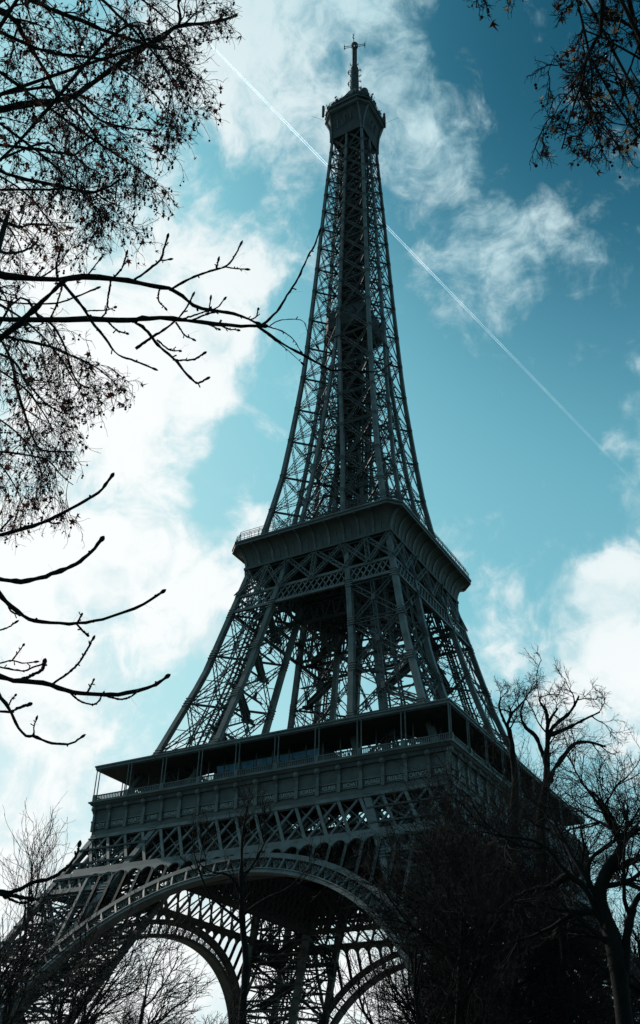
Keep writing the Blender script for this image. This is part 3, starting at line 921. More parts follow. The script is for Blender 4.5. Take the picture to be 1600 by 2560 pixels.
# ---- the top gallery
tg = MB()
pf, ch = [], []
for i in range(9):
    t = i / 8; an = t * pi / 2
    pf.append((5.35 + 2.15 * (1 - cos(an)) ** .9, 265.6 + 9.6 * sin(an))); ch.append(.15 + 2.7 * t ** 1.3)
pf += [(7.75, 275.6), (7.75, 276.4), (7.45, 276.6), (7.45, 278.0), (7.85, 278.2), (7.85, 278.9), (7.3, 279.2), (5.6, 281.0), (.5, 281.6), (.5, 265.6)]
ch += [2.9] * 7 + [2.0, .1, .1]
loft(tg, pf, ch)
top = tg.build('top_gallery', DARK, tower)
tr = MB()
loft(tr, [(7.7, 275.7), (7.9, 275.72), (7.9, 276.1), (7.7, 276.14)], [2.9] * 4, close=False)
loft(tr, [(7.4, 277.9), (7.95, 278.0), (7.95, 278.3), (7.4, 278.32)], [2.9] * 4, close=False)
for k in range(4):
    for sgn in (-1, 1):
        pts = []
        for t in np.linspace(0, 1, 9):
            an = t * pi / 2; w = 5.4 + 2.2 * (1 - cos(an)) ** .9; c = .15 + 2.7 * t ** 1.3
            u = w - c
            pts.append(np.array(rot4((sgn * u, -w - .1, 264.5 + 11.0 * sin(an)), k)))
        for p, q in zip(pts[:-1], pts[1:]): tr.bar(p, q, .42, .4, rot4((0, 1, 0), k))
    for x in np.arange(-4.6, 4.7, .62): tr.bar(rot4((x, -7.6, 276.5), k), rot4((x, -7.6, 278.1), k), .12, .12, (0, 1, 0))
tr.build('rim_bracket', IRON, top)
hp = MB()
for k in range(4):
    for x, z0, l in ((-2.6, 268.6, 3.6), (-.2, 270, 3.4), (1.9, 270.5, 3.2), (-1.0, 269, 2.)):
        hp.bar(rot4((x, -6.1, z0), k), rot4((x, -6.6, z0 + l), k), .32, .18, (0, 1, 0))
hp.build('panel_antenna', PANEL, top)
rg = random.Random(11)
cg = MB()
loft(cg, [(7.1, 279.0), (7.1, 281.4), (6.6, 282.0), (5.2, 282.6), (5.2, 279.2)], [2.9, 2.9, 2.8, 2.4, 2.4])
loft(cg, [(4.8, 281.2), (4.7, 285.4), (4.1, 286.2), (3.2, 288.5), (2.3, 291.0), (1.7, 292.6), (.2, 293), (.2, 281.2)], [1.4, 1.4, 1.2, 1, .8, .6, .1, .1])
cg.box((1.6, .2, 286.5), (4.0, 2.6, 293.2)); cg.tube([(2.8, 1.4, 293.1), (2.8, 1.4, 294.0), (2.8, 1.4, 294.5)], [1.25, 1.2, .4], 12)
camp = cg.build('campanile', DARK, top)
an_ = MB()
for i in range(270):
    u = rg.random() * 4; k = int(u); t = (u - k) * 2 - 1
    w = 7.4 if rg.random() < .7 else 5.2
    b = np.array(rot4((t * (w - 1), -w, 278.6 if w > 6 else 281.5), k)); h = rg.choice([.8, 1.2, 1.6, 2.0, 2.6, 3.3])
    lean = np.array([rg.uniform(-.25, .25), rg.uniform(-.25, .25), 1.0]) * h
    an_.bar(b, b + lean, rg.choice([.08, .12, .16, .4]), None, (0, 1, 0))
    if rg.random() < .5: an_.bar(b + lean * .7 + np.array([-.4, 0, 0]), b + lean * .7 + np.array([.4, 0, 0]), .08)
    if rg.random() < .14: an_.tube([b + lean, b + lean + np.array([0, -.25, 0])], [.5, .1], 8)
    if rg.random() < .25: an_.box(tuple(b + np.array([-.3, -.2, 0])), tuple(b + np.array([.3, .2, h * .6])))
for p in ((-7.9, -6.2, 277.8), (7.9, 5.2, 277.5), (7.5, 6.2, 277.5)): an_.bar(p, (p[0], p[1], p[2] + 5.6), .62, .5, (0, 1, 0)); an_.bar((p[0] * .85, p[1] * .9, p[2] + 1), (p[0], p[1], p[2] + 1), .15)
pts = OCT(7.6, 2.8)
for a, b in zip(pts, pts[1:] + pts[:1]):
    for h in (280.0, 280.9): an_.bar((*a, h), (*b, h), .09)
    a = np.array(a); b = np.array(b)
    for s in np.linspace(0, 1, 8): q = a + (b - a) * s; an_.bar((*q, 278.9), (*q, 280.9), .08)
an_.bar((-8, -5.5, 277), (-11.4, -7.5, 279), .05); an_.bar((8, 5, 277.5), (11.6, 7.6, 281.5), .05)
an_.build('aerial_cluster', DARK, top)
ms = MB()
ms.tube([(0, 0, 292.2), (0, 0, 294), (0, 0, 306.2), (0, 0, 306.6)], [1.75, 1.45, 1.3, .9], 14)
for z in np.arange(293.5, 306.5, 2.1):
    for q in range(5):
        an = q * 2 * pi / 5 + z
        ms.bar((1.3 * cos(an), 1.3 * sin(an), z), (2.15 * cos(an), 2.15 * sin(an), z), .14); ms.bar((2.15 * cos(an), 2.15 * sin(an), z - .5), (2.15 * cos(an), 2.15 * sin(an), z + .6), .16)
ms.tube([(0, 0, 306.1), (0, 0, 306.5)], [1.75, 1.7], 12)
for q in range(4):
    an = q * pi / 2 + .95
    ms.bar((.62 * cos(an), .62 * sin(an), 306.2), (.62 * cos(an), .62 * sin(an), 319.6), .36, .36, (cos(an), sin(an), 0))
for z in np.arange(306.8, 319.6, .55):
    for q in range(4):
        a0, a1 = q * pi / 2 + .95, (q + 1) * pi / 2 + .95
        ms.bar((.6 * cos(a0), .6 * sin(a0), z), (.6 * cos(a1), .6 * sin(a1), z), .09, .1)
ms.tube([(0, 0, 318.6), (0, 0, 318.9), (0, 0, 320.2), (0, 0, 320.4)], [1.0, 1.15, 1.15, .8], 12)
mast = ms.build('mast', DARK, tower)
for q in range(4):
    ar = MB()
    an = q * pi / 2 + .35
    c, s = cos(an), sin(an); t = np.array([-s, c, 0])
    for dz in (-.45, .45):
        ar.bar((.9 * c, .9 * s, 319.4 + dz), (3.5 * c, 3.5 * s, 319.4 + dz), .14)
    e = np.array([3.5 * c, 3.5 * s, 319.4])
    for o_ in (-1., 1.): ar.bar(e * np.array([.9, .9, 1]) + t * o_ * 0 + Z * (-.45 if o_ < 0 else .45), e + t * o_ * .3 + Z * o_ * .5, .12)
    ar.bar(e - Z * 1.3, e + Z * 1.3, .2); ar.bar(e - t * .0 - Z * 1.3, e + t * .5 - Z * 1.3, .12); ar.bar(e + Z * 1.3, e + t * .5 + Z * 1.3, .12)
    ar.build('antenna_arm', DARK, mast)

# ------------------------------------------------------------------ contrail, high behind the tower
def spot(x, y, d):
    return CAM + sight(x, y) * d


def contrail():
    rgc = np.random.default_rng(5)
    m = bpy.data.materials.new('ice_trail'); m.use_nodes = True
    t = m.node_tree; t.nodes.clear()
    out = t.nodes.new('ShaderNodeOutputMaterial'); tr = t.nodes.new('ShaderNodeBsdfTransparent'); df = t.nodes.new('ShaderNodeBsdfTranslucent')
    d2 = t.nodes.new('ShaderNodeBsdfDiffuse'); a = t.nodes.new('ShaderNodeAddShader'); mx_ = t.nodes.new('ShaderNodeMixShader')
    df.inputs[0].default_value = (.95, .98, 1, 1); d2.inputs[0].default_value = (.95, .98, 1, 1)
    g = t.nodes.new('ShaderNodeNewGeometry'); n = t.nodes.new('ShaderNodeTexNoise'); n.inputs['Scale'].default_value = .0025; n.inputs['Detail'].default_value = 6
    t.links.new(g.outputs['Position'], n.inputs['Vector'])
    lw = t.nodes.new('ShaderNodeLayerWeight'); lw.inputs[0].default_value = .5
    r = t.nodes.new('ShaderNodeMapRange'); r.inputs['From Min'].default_value = .35; r.inputs['From Max'].default_value = .65
    r.inputs['To Min'].default_value = .38; r.inputs['To Max'].default_value = .72
    t.links.new(n.outputs['Fac'], r.inputs['Value'])
    mu = t.nodes.new('ShaderNodeMath'); mu.operation = 'MULTIPLY'
    iv = t.nodes.new('ShaderNodeMath'); iv.operation = 'SUBTRACT'; iv.inputs[0].default_value = 1
    t.links.new(lw.outputs['Facing'], iv.inputs[1]); t.links.new(iv.outputs[0], mu.inputs[0]); t.links.new(r.outputs['Result'], mu.inputs[1])
    dp = t.nodes.new('ShaderNodeVectorMath'); dp.operation = 'DOT_PRODUCT'; t.links.new(g.outputs['Position'], dp.inputs[0])
    age = t.nodes.new('ShaderNodeMapRange'); t.links.new(dp.outputs['Value'], age.inputs['Value'])
    mu2 = t.nodes.new('ShaderNodeMath'); mu2.operation = 'MULTIPLY'
    t.links.new(mu.outputs[0], mu2.inputs[0]); t.links.new(age.outputs['Result'], mu2.inputs[1])
    t.links.new(df.outputs[0], a.inputs[0]); t.links.new(d2.outputs[0], a.inputs[1])
    t.links.new(mu2.outputs[0], mx_.inputs[0]); t.links.new(tr.outputs[0], mx_.inputs[1]); t.links.new(a.outputs[0], mx_.inputs[2])
    t.links.new(mx_.outputs[0], out.inputs[0])
    H = 9500.0
    A, B = sight(540, 126), sight(1640, 1262)
    P0, P1 = CAM + A * (H / A[2]), CAM + B * (H / B[2])
    P0 = P0 + (P0 - P1) * .012
    dd = (P1 - P0) / np.linalg.norm(P1 - P0)
    dp.inputs[1].default_value = tuple(dd)
    age.inputs['From Min'].default_value = float(P0 @ dd); age.inputs['From Max'].default_value = float(P1 @ dd)
    age.inputs['To Min'].default_value = 1.0; age.inputs['To Max'].default_value = .0       # the trail thins with age
    n_ = 420
    ts = np.linspace(0, 1, n_)[:, None]
    base = P0 + (P1 - P0) * ts
    sd = np.cross((P1 - P0) / np.linalg.norm(P1 - P0), Z); sd /= np.linalg.norm(sd)
    mb = MB()
    for s in (-1, 1):
        sep = np.interp(ts, [0, .1, 1], [7, 10.5, 13])
        R = np.interp(ts[:, 0], [0, .03, .4, 1], [2.6, 3.6, 4.4, 4.8]) * (1 + .04 * rgc.standard_normal(n_))
        P = base + sd * s * sep + np.repeat(rgc.standard_normal((n_ // 6 + 1, 3)), 6, 0)[:n_] * .15
        mb.tube(P, np.clip(R, 2.2, None), 10)
    o = mb.build('contrail', m, None, True)
    o.visible_shadow = True
    tag(o, 'thin double white contrail slanting down to the right behind the tower', 'contrail')


contrail()

# ------------------------------------------------------------------ tree building
def catmull(pts, rad, M):
    pts = np.asarray(pts, float); n = len(pts)
    if n == 2: pts = np.array([pts[0], (pts[0] + pts[1]) / 2, pts[1]]); rad = [rad[0], (rad[0] + rad[1]) / 2, rad[1]]; n = 3
    ext = np.concatenate([[2 * pts[0] - pts[1]], pts, [2 * pts[-1] - pts[-2]]])
    u = np.linspace(0, n - 1 - 1e-6, M); i = u.astype(int); f = (u - i)[:, None]
    a, b, c, d = ext[i], ext[i + 1], ext[i + 2], ext[i + 3]
    P = .5 * (2 * b + (c - a) * f + (2 * a - 5 * b + 4 * c - d) * f ** 2 + (3 * b - a - 3 * c + d) * f ** 3)
    return P, np.interp(u, np.arange(n), rad)


def grow(rng, P, R, cnt, t0, t1, ang, length, M, wob, trop, rfac, rmax, rmin, taper=.35, lt=0.0, flat=None):
    """children of the polylines P (N,M',3): cnt per parent, leaving at angle ang (lo, hi) and bending towards trop"""
    N_, Mp, _ = P.shape
    cnt = np.broadcast_to(np.asarray(cnt, int), (N_,))
    idx = np.repeat(np.arange(N_), cnt); n = len(idx)
    fr = np.concatenate([(np.arange(c) + rng.random(c)) / max(c, 1) for c in cnt]) if n else np.zeros(0)
    t = (t0 + (t1 - t0) * fr) * (Mp - 1)
    i = np.clip(t.astype(int), 0, Mp - 2); f = (t - i)
    p = P[idx, i] + (P[idx, i + 1] - P[idx, i]) * f[:, None]
    r = R[idx, i] + (R[idx, i + 1] - R[idx, i]) * f
    T = P[idx, i + 1] - P[idx, i]; T /= np.linalg.norm(T, axis=1, keepdims=True) + 1e-9
    q = rng.standard_normal((n, 3))
    if flat is not None: q = q * np.array(flat)
    q -= T * np.sum(q * T, 1, keepdims=True); q /= np.linalg.norm(q, axis=1, keepdims=True) + 1e-9
    a = np.radians(rng.uniform(ang[0], ang[1], n))[:, None]
    d = np.cos(a) * T + np.sin(a) * q
    L = rng.uniform(length[0], length[1], n) * (1 - lt * fr)
    out = np.empty((n, M, 3)); out[:, 0] = p
    trop = np.asarray(trop, float)
    for k in range(1, M):
        d = d + wob * rng.standard_normal((n, 3)) + trop
        d /= np.linalg.norm(d, axis=1, keepdims=True)
        out[:, k] = out[:, k - 1] + d * (L / (M - 1))[:, None]
    rs = np.clip(r * rfac, rmin, rmax)
    RR = rs[:, None] * np.linspace(1, taper, M)[None]
    return out, np.maximum(RR, rmin * .7)


def wood(name, mat, parent, sets, offset=None, smooth=True):
    """sets of (P, R, sides) joined as one mesh, in the parent's own space"""
    Vs, Qs, n = [], [], 0
    for P, R, k in sets:
        V, Q = tube_arrays(P, R, k); Vs.append(V); Qs.append(Q + n); n += len(V)
    V = np.concatenate(Vs)
    if offset is not None: V = V - np.asarray(offset)
    return link_mesh(name, V, np.concatenate(Qs), None, (mat,), parent, smooth)


LEAF_XY = np.array([(0, -.5), (.10, -.12), (.46, -.26), (.30, .02), (.56, .24), (.24, .24), (.02, .62), (-.22, .25), (-.55, .28), (-.3, .03), (-.44, -.24), (-.1, -.12)])


def rand_rot(rng, n):
    q = rng.standard_normal((n, 4)); q /= np.linalg.norm(q, axis=1, keepdims=True)
    w, x, y, z = q.T
    return np.stack([np.stack([1 - 2 * (y * y + z * z), 2 * (x * y - z * w), 2 * (x * z + y * w)], -1),
                     np.stack([2 * (x * y + z * w), 1 - 2 * (x * x + z * z), 2 * (y * z - x * w)], -1),
                     np.stack([2 * (x * z - y * w), 2 * (y * z + x * w), 1 - 2 * (x * x + y * y)], -1)], -2)


def leaves(name, mat, parent, rng, pts, size, offset):
    n = len(pts)
    c = rng.uniform(.2, 3.2, (n, 1)); tw = rng.uniform(-2.5, 2.5, (n, 1))
    x, y = LEAF_XY[:, 0][None], LEAF_XY[:, 1][None]
    zz = c * (x ** 2) * 1.3 + tw * x * y + .25 * c * y ** 2
    V = np.stack([np.broadcast_to(x, zz.shape) * rng.uniform(.3, 1, (n, 1)), np.broadcast_to(y, zz.shape), zz], -1)
    V = np.concatenate([V, np.zeros((n, 1, 3))], 1)
    Rm = rand_rot(rng, n)
    V = np.einsum('nij,nkj->nki', Rm, V) * rng.uniform(size[0], size[1], n)[:, None, None] + pts[:, None] - np.asarray(offset)
    m = len(LEAF_XY)
    T = np.array([[m, i, (i + 1) % m] for i in range(m)])
    Tr = (T[None] + (np.arange(n) * (m + 1))[:, None, None]).reshape(-1, 3)
    return tag(link_mesh(name, V.reshape(-1, 3), None, Tr, (mat,), parent), kind='stuff')


def balls(name, mat, parent, rng, pts, r, offset):
    th = np.linspace(0, pi, 6); ph = np.arange(7) * 2 * pi / 7
    S0 = np.array([(sin(a) * cos(b), sin(a) * sin(b), cos(a)) for a in th for b in ph])
    Q = np.array([[i * 7 + j, i * 7 + (j + 1) % 7, (i + 1) * 7 + (j + 1) % 7, (i + 1) * 7 + j] for i in range(5) for j in range(7)])
    n = len(pts)
    V = pts[:, None] + S0[None] * rng.uniform(r * .75, r * 1.1, n)[:, None, None] - np.asarray(offset)
    QQ = (Q[None] + (np.arange(n) * len(S0))[:, None, None]).reshape(-1, 4)
    return tag(link_mesh(name, V.reshape(-1, 3), QQ, None, (mat,), parent, True), kind='stuff')


def floor_at(x, dist):
    """a point of the ground below the photograph's column x, dist metres from the camera"""
    v = sight(x, 2560); h = np.array([v[0], v[1], 0]); h /= np.linalg.norm(h)
    return np.array([CAM[0], CAM[1], 0]) + h * dist


def stack(paths, M):
    """list of (points, radii) resampled to one batch"""
    PP, RR = [], []
    for p, r in paths:
        a, b = catmull(p, r, M); PP.append(a); RR.append(b)
    return np.array(PP), np.array(RR)


def knobbly(rng, P, R, amp):
    """slight kinks and swellings along hand-laid limbs"""
    K = rng.standard_normal(P.shape) * amp; K[:, 0] = 0
    return P + K * R[:, :, None], R * (1 + .13 * rng.standard_normal(R.shape))


# ---- big plane tree: traced limbs (photograph points), drooping twigs, seed balls and last leaves
def plane_tree(name, label, seed, limbs, dist, trunk_xy, trunk_h, group, dens, droop, leafsize, ballr, n_leaf, n_ball, jit=1.5, twl=1.0, thin=.0040, pale=0):
    rng = np.random.default_rng(seed)
    loc = np.array([trunk_xy[0], trunk_xy[1], 0.0])
    root = tag(empty(name, loc), label, 'tree', group)
    base = [loc, loc + (.1, .05, trunk_h * .3), loc + (-.2, .15, trunk_h * .6), loc + (.1, -.1, trunk_h * .85), loc + (.3, .2, trunk_h * 1.12)]
    tp, tr_ = stack([(base, [.40, .30, .20, .11, .02])], 22)
    tp, tr_ = knobbly(rng, tp, tr_, .10)
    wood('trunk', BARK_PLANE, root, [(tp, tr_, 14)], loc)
    on_trunk = lambda z: np.array([np.interp(z, tp[0][:, 2], tp[0][:, j]) for j in range(3)])
    traced = []
    for pts, d0, d1 in limbs:
        dd = dist + rng.uniform(-jit, jit)
        P = [spot(x, y, dd + rng.uniform(-.25, .25)) for x, y in pts]
        rr = [w / 2 * dd / FPX for w in np.linspace(d0, d1, len(P))]
        e = P[0] - (P[1] - P[0]) / np.linalg.norm(P[1] - P[0]) * .6
        traced.append((e, P, rr))
    order = sorted(range(len(traced)), key=lambda i: traced[i][0][2])
    boughs, paths = [], [None] * len(traced)
    for part in np.array_split(np.array(order), 3):
        cen = np.mean([traced[i][0] for i in part], axis=0)
        z0 = min(max(cen[2] - np.linalg.norm((cen - loc)[:2]) * .55, trunk_h * .3), trunk_h * .8)
        A0 = on_trunk(z0)
        B0 = A0 + (cen - A0) * .72 + rng.standard_normal(3) * .15
        mid = A0 * .5 + B0 * .5 + np.array([0, 0, .35]) + rng.standard_normal(3) * .25
        bp, brr = stack([([A0, mid, B0], [.15, .11, .06])], 12)
        bp, brr = knobbly(rng, bp, brr, .3)
        boughs.append((bp, brr, 9))
        for i in part:
            e, P, rr = traced[i]
            f = rng.uniform(.55, 1.0) * 11
            q = bp[0][int(f)]
            m = (q + e) / 2 + rng.standard_normal(3) * .12 * np.linalg.norm(e - q)
            paths[i] = ([q, m, e] + P, [max(rr[0] * 1.5, .03), rr[0] * 1.25, rr[0] * 1.05] + rr)
    wood('bough', BARK_PLANE, root, boughs, loc)
    LP, LR = stack(paths, 34)
    LP, LR = knobbly(rng, LP, LR, .16)
    wood('limb', BARK_PLANE, root, [(LP, LR, 7)], loc)
    vis = [i for i in range(len(LP))]
    # secondary branches only on the outer, seen part of each limb
    nb = np.array([max(2, int(dens * np.linalg.norm(LP[i, -1] - LP[i, 12]))) for i in vis])
    B1, R1 = grow(rng, LP, LR, nb, .30, 1.0, (25, 70), (.9 * twl, 2.4 * twl), 9, .16, (0, 0, droop[0]), .5, .022, .008, lt=.3)
    B2, R2 = grow(rng, B1, R1, 7, .15, 1.0, (20, 65), (.4 * twl, 1.2 * twl), 8, .22, (0, 0, droop[1]), .6, .009, thin * 1.5)
    B3, R3 = grow(rng, B2, R2, 5, .15, 1.0, (20, 75), (.12 * twl, .5 * twl), 5, .25, (0, 0, droop[2]), .7, .006, thin)
    wood('twigs', TWIG, root, [(B1, R1, 4), (B2, R2, 3), (B3, R3, 3)], loc)
    reach = .36 * np.linalg.norm((LP[:, 3] - loc)[:, :2], axis=1).min() + .6
    K1, KR1 = grow(rng, tp, tr_, 16, .42, .98, (35, 75), (reach * .7, reach * 1.3), 9, .14, (0, 0, .06), .45, .06, .02, lt=.4)
    K2, KR2 = grow(rng, K1, KR1, 7, .2, 1, (25, 65), (reach * .25, reach * .5), 7, .18, (0, 0, -.05), .5, .018, .007)
    K3, KR3 = grow(rng, K2, KR2, 6, .2, 1, (25, 65), (reach * .1, reach * .25), 5, .2, (0, 0, -.1), .55, .007, .004)
    wood('crown', TWIG, root, [(K1, KR1, 6), (K2, KR2, 4), (K3, KR3, 3)], loc)
    tips = np.concatenate([B3[:, -1], B2[:, -1]])
    pick = tips[rng.choice(len(tips), min(n_leaf, len(tips)), replace=False)]
    leaves('leaf_scatter', LEAF, root, rng, pick + rng.standard_normal(pick.shape) * .01, leafsize, loc)
    if pale:  # a few extra leaves, bright in colour to imitate sun glints
        pp = tips[rng.choice(len(tips), pale, replace=False)]
        leaves('glint_leaf_scatter', GLINT_LEAF, root, rng, pp, leafsize, loc)
    pb = tips[rng.choice(len(tips), min(n_ball, len(tips)), replace=False)]
    drop = rng.uniform(.03, .12, len(pb))
    stem = np.stack([pb, pb - np.stack([np.zeros_like(drop), np.zeros_like(drop), drop * .5], -1), pb - np.stack([np.zeros_like(drop), np.zeros_like(drop), drop], -1)], 1)
    second = pb - np.stack([rng.uniform(-.01, .01, len(pb)), rng.uniform(-.01, .01, len(pb)), drop + .055], -1)
    two = rng.random(len(pb)) < .45
    balls('seed_balls', FRUIT, root, rng, np.concatenate([stem[:, -1], second[two]]), ballr, loc)
    tag(wood('seed_stalks', TWIG, root, [(stem, np.full(stem.shape[:2], .0018), 3)], loc), kind='stuff')
    return root


LEFT_LIMBS = [
    ([(-60, 292), (0, 272), (100, 258), (180, 243), (220, 215), (270, 180), (330, 138), (370, 112), (410, 85), (445, 65), (490, 60), (550, 52), (592, 38)], 17, 6),
    ([(410, 85), (445, 65), (450, 35), (446, 8), (462, -40)], 7, 5),
    ([(-40, -40), (60, -8), (130, 25), (200, 50), (260, 75), (330, 100), (372, 112)], 14, 6),
    ([(-40, 10), (30, 45), (70, 110), (120, 190), (150, 245), (200, 290), (245, 350), (290, 420)], 13, 3),
    ([(-50, 350), (0, 362), (80, 372), (150, 382), (185, 388), (215, 415), (250, 432)], 9, 4),
    ([(150, 382), (185, 388), (210, 368), (240, 348)], 5, 3),
    ([(-50, 398), (20, 435), (80, 452), (150, 465), (200, 478), (235, 480), (275, 465), (300, 448)], 9, 6),
    ([(200, 478), (235, 480), (262, 500), (288, 510)], 5, 3),
    ([(-50, 530), (10, 555), (50, 568), (80, 560), (130, 564)], 8, 5),
    ([(150, 235), (190, 247), (250, 300), (310, 318), (382, 326)], 7, 5),
    ([(370, 112), (395, 122), (420, 125), (440, 155), (480, 180), (515, 210)], 6, 2),
    ([(-40, 60), (120, 130), (260, 150), (370, 220), (430, 290)], 9, 2),
    ([(-40, 150), (150, 290), (280, 380), (390, 450)], 9, 2),
    ([(-40, 280), (120, 400), (220, 500), (265, 565)], 7, 2),
    ([(200, -50), (310, 50), (390, 140), (440, 220), (470, 270)], 8, 2),
    ([(260, -60), (370, 10), (440, 70)], 7, 2),
    ([(-40, 420), (60, 480), (130, 560), (170, 600)], 6, 2),
    ([(-40, 500), (30, 580), (60, 640)], 6, 2),
]
MID_LIMBS = [
    ([(-60, 822), (40, 848), (120, 865), (175, 888), (215, 905), (245, 922), (285, 955)], 9, 2.5),
    ([(-60, 860), (30, 900), (60, 945), (110, 1005), (150, 1030), (178, 1036)], 7, 3),
    ([(-40, 790), (25, 890), (45, 980), (60, 1030), (75, 1075), (95, 1118), (120, 1128), (185, 1130)], 9, 4),
    ([(-60, 1128), (0, 1130), (50, 1135), (110, 1147), (130, 1160), (155, 1190), (182, 1212)], 6, 2.5),
    ([(100, 795), (130, 812), (160, 862), (180, 930), (200, 960), (226, 970)], 6, 3.5),
    ([(-40, 900), (60, 970), (110, 1035), (140, 1090)], 6, 2),
    ([(-40, 740), (60, 800), (140, 880), (190, 960), (215, 1010)], 6, 2),
    ([(-60, 1010), (40, 1080), (90, 1150), (110, 1200)], 5, 2),
    ([(-60, 1100), (0, 1160), (40, 1220), (60, 1270)], 5, 2),
]
RIGHT_LIMBS = [
    ([(1506, -160), (1504, -20), (1503, 60), (1498, 89), (1477, 119), (1465, 149), (1457, 202), (1442, 238), (1433, 268), (1418, 320), (1405, 372)], 11, 3),
    ([(1500, -30), (1507, 12), (1546, 45), (1584, 71), (1630, 100)], 9, 6),
    ([(1465, 149), (1457, 179), (1419, 180), (1403, 167), (1385, 146), (1370, 179), (1349, 192)], 4, 1.5),
    ([(1457, 202), (1450, 226), (1477, 277), (1504, 315), (1528, 342), (1552, 373)], 5, 2),
    ([(1650, 280), (1600, 298), (1579, 310), (1558, 312), (1516, 307), (1500, 330)], 5, 2),
    ([(1457, 202), (1430, 225), (1403, 253), (1380, 300), (1358, 339), (1340, 351)], 4, 1.5),
    ([(1490, 300), (1498, 340), (1500, 380)], 3.5, 1.5),
    ([(1640, 40), (1590, 130), (1560, 220), (1545, 290)], 6, 2),
    ([(1660, 110), (1610, 190), (1595, 260), (1585, 330)], 6, 2),
    ([(1290, -160), (1282, -80), (1278, -15)], 3, 1.5),
    ([(1212, -160), (1203, -90), (1197, -30)], 3, 1.5),
    ([(1465, -120), (1455, -40), (1440, 40)], 5, 2),
    ([(1470, 120), (1480, 200), (1470, 280), (1450, 350)], 5, 2),
    ([(1560, -60), (1555, 40), (1530, 120), (1520, 200)], 5, 2),
]
lt = spot(-950, 1500, 22)
plane_tree('plane_tree', 'leaning plane tree at upper left, twiggy limbs hung with seed balls', 21, LEFT_LIMBS, 21, (lt[0], lt[1]), 21, 'plane trees', 6.0, (-.10, -.13, -.10), (.07, .15), .023, 1500, 1200, twl=.60, pale=25, thin=.0046)
lt = spot(-700, 1800, 23)
plane_tree('plane_tree', 'plane tree at the left edge below the long bare branch', 22, MID_LIMBS, 21, (lt[0], lt[1]), 15, 'plane trees', 4.6, (-.12, -.16, -.14), (.08, .17), .024, 420, 420, twl=.66, thin=.0046)
lt = spot(2450, 900, 16)
plane_tree('plane_tree', 'plane tree hanging from the upper right corner with sunlit leaves', 23, RIGHT_LIMBS, 12.5, (lt[0], lt[1]), 14.5, 'plane trees', 7.5, (-.03, -.04, -.04), (.06, .12), .0190, 230, 130, jit=.4, twl=.23, thin=.0036, pale=60)

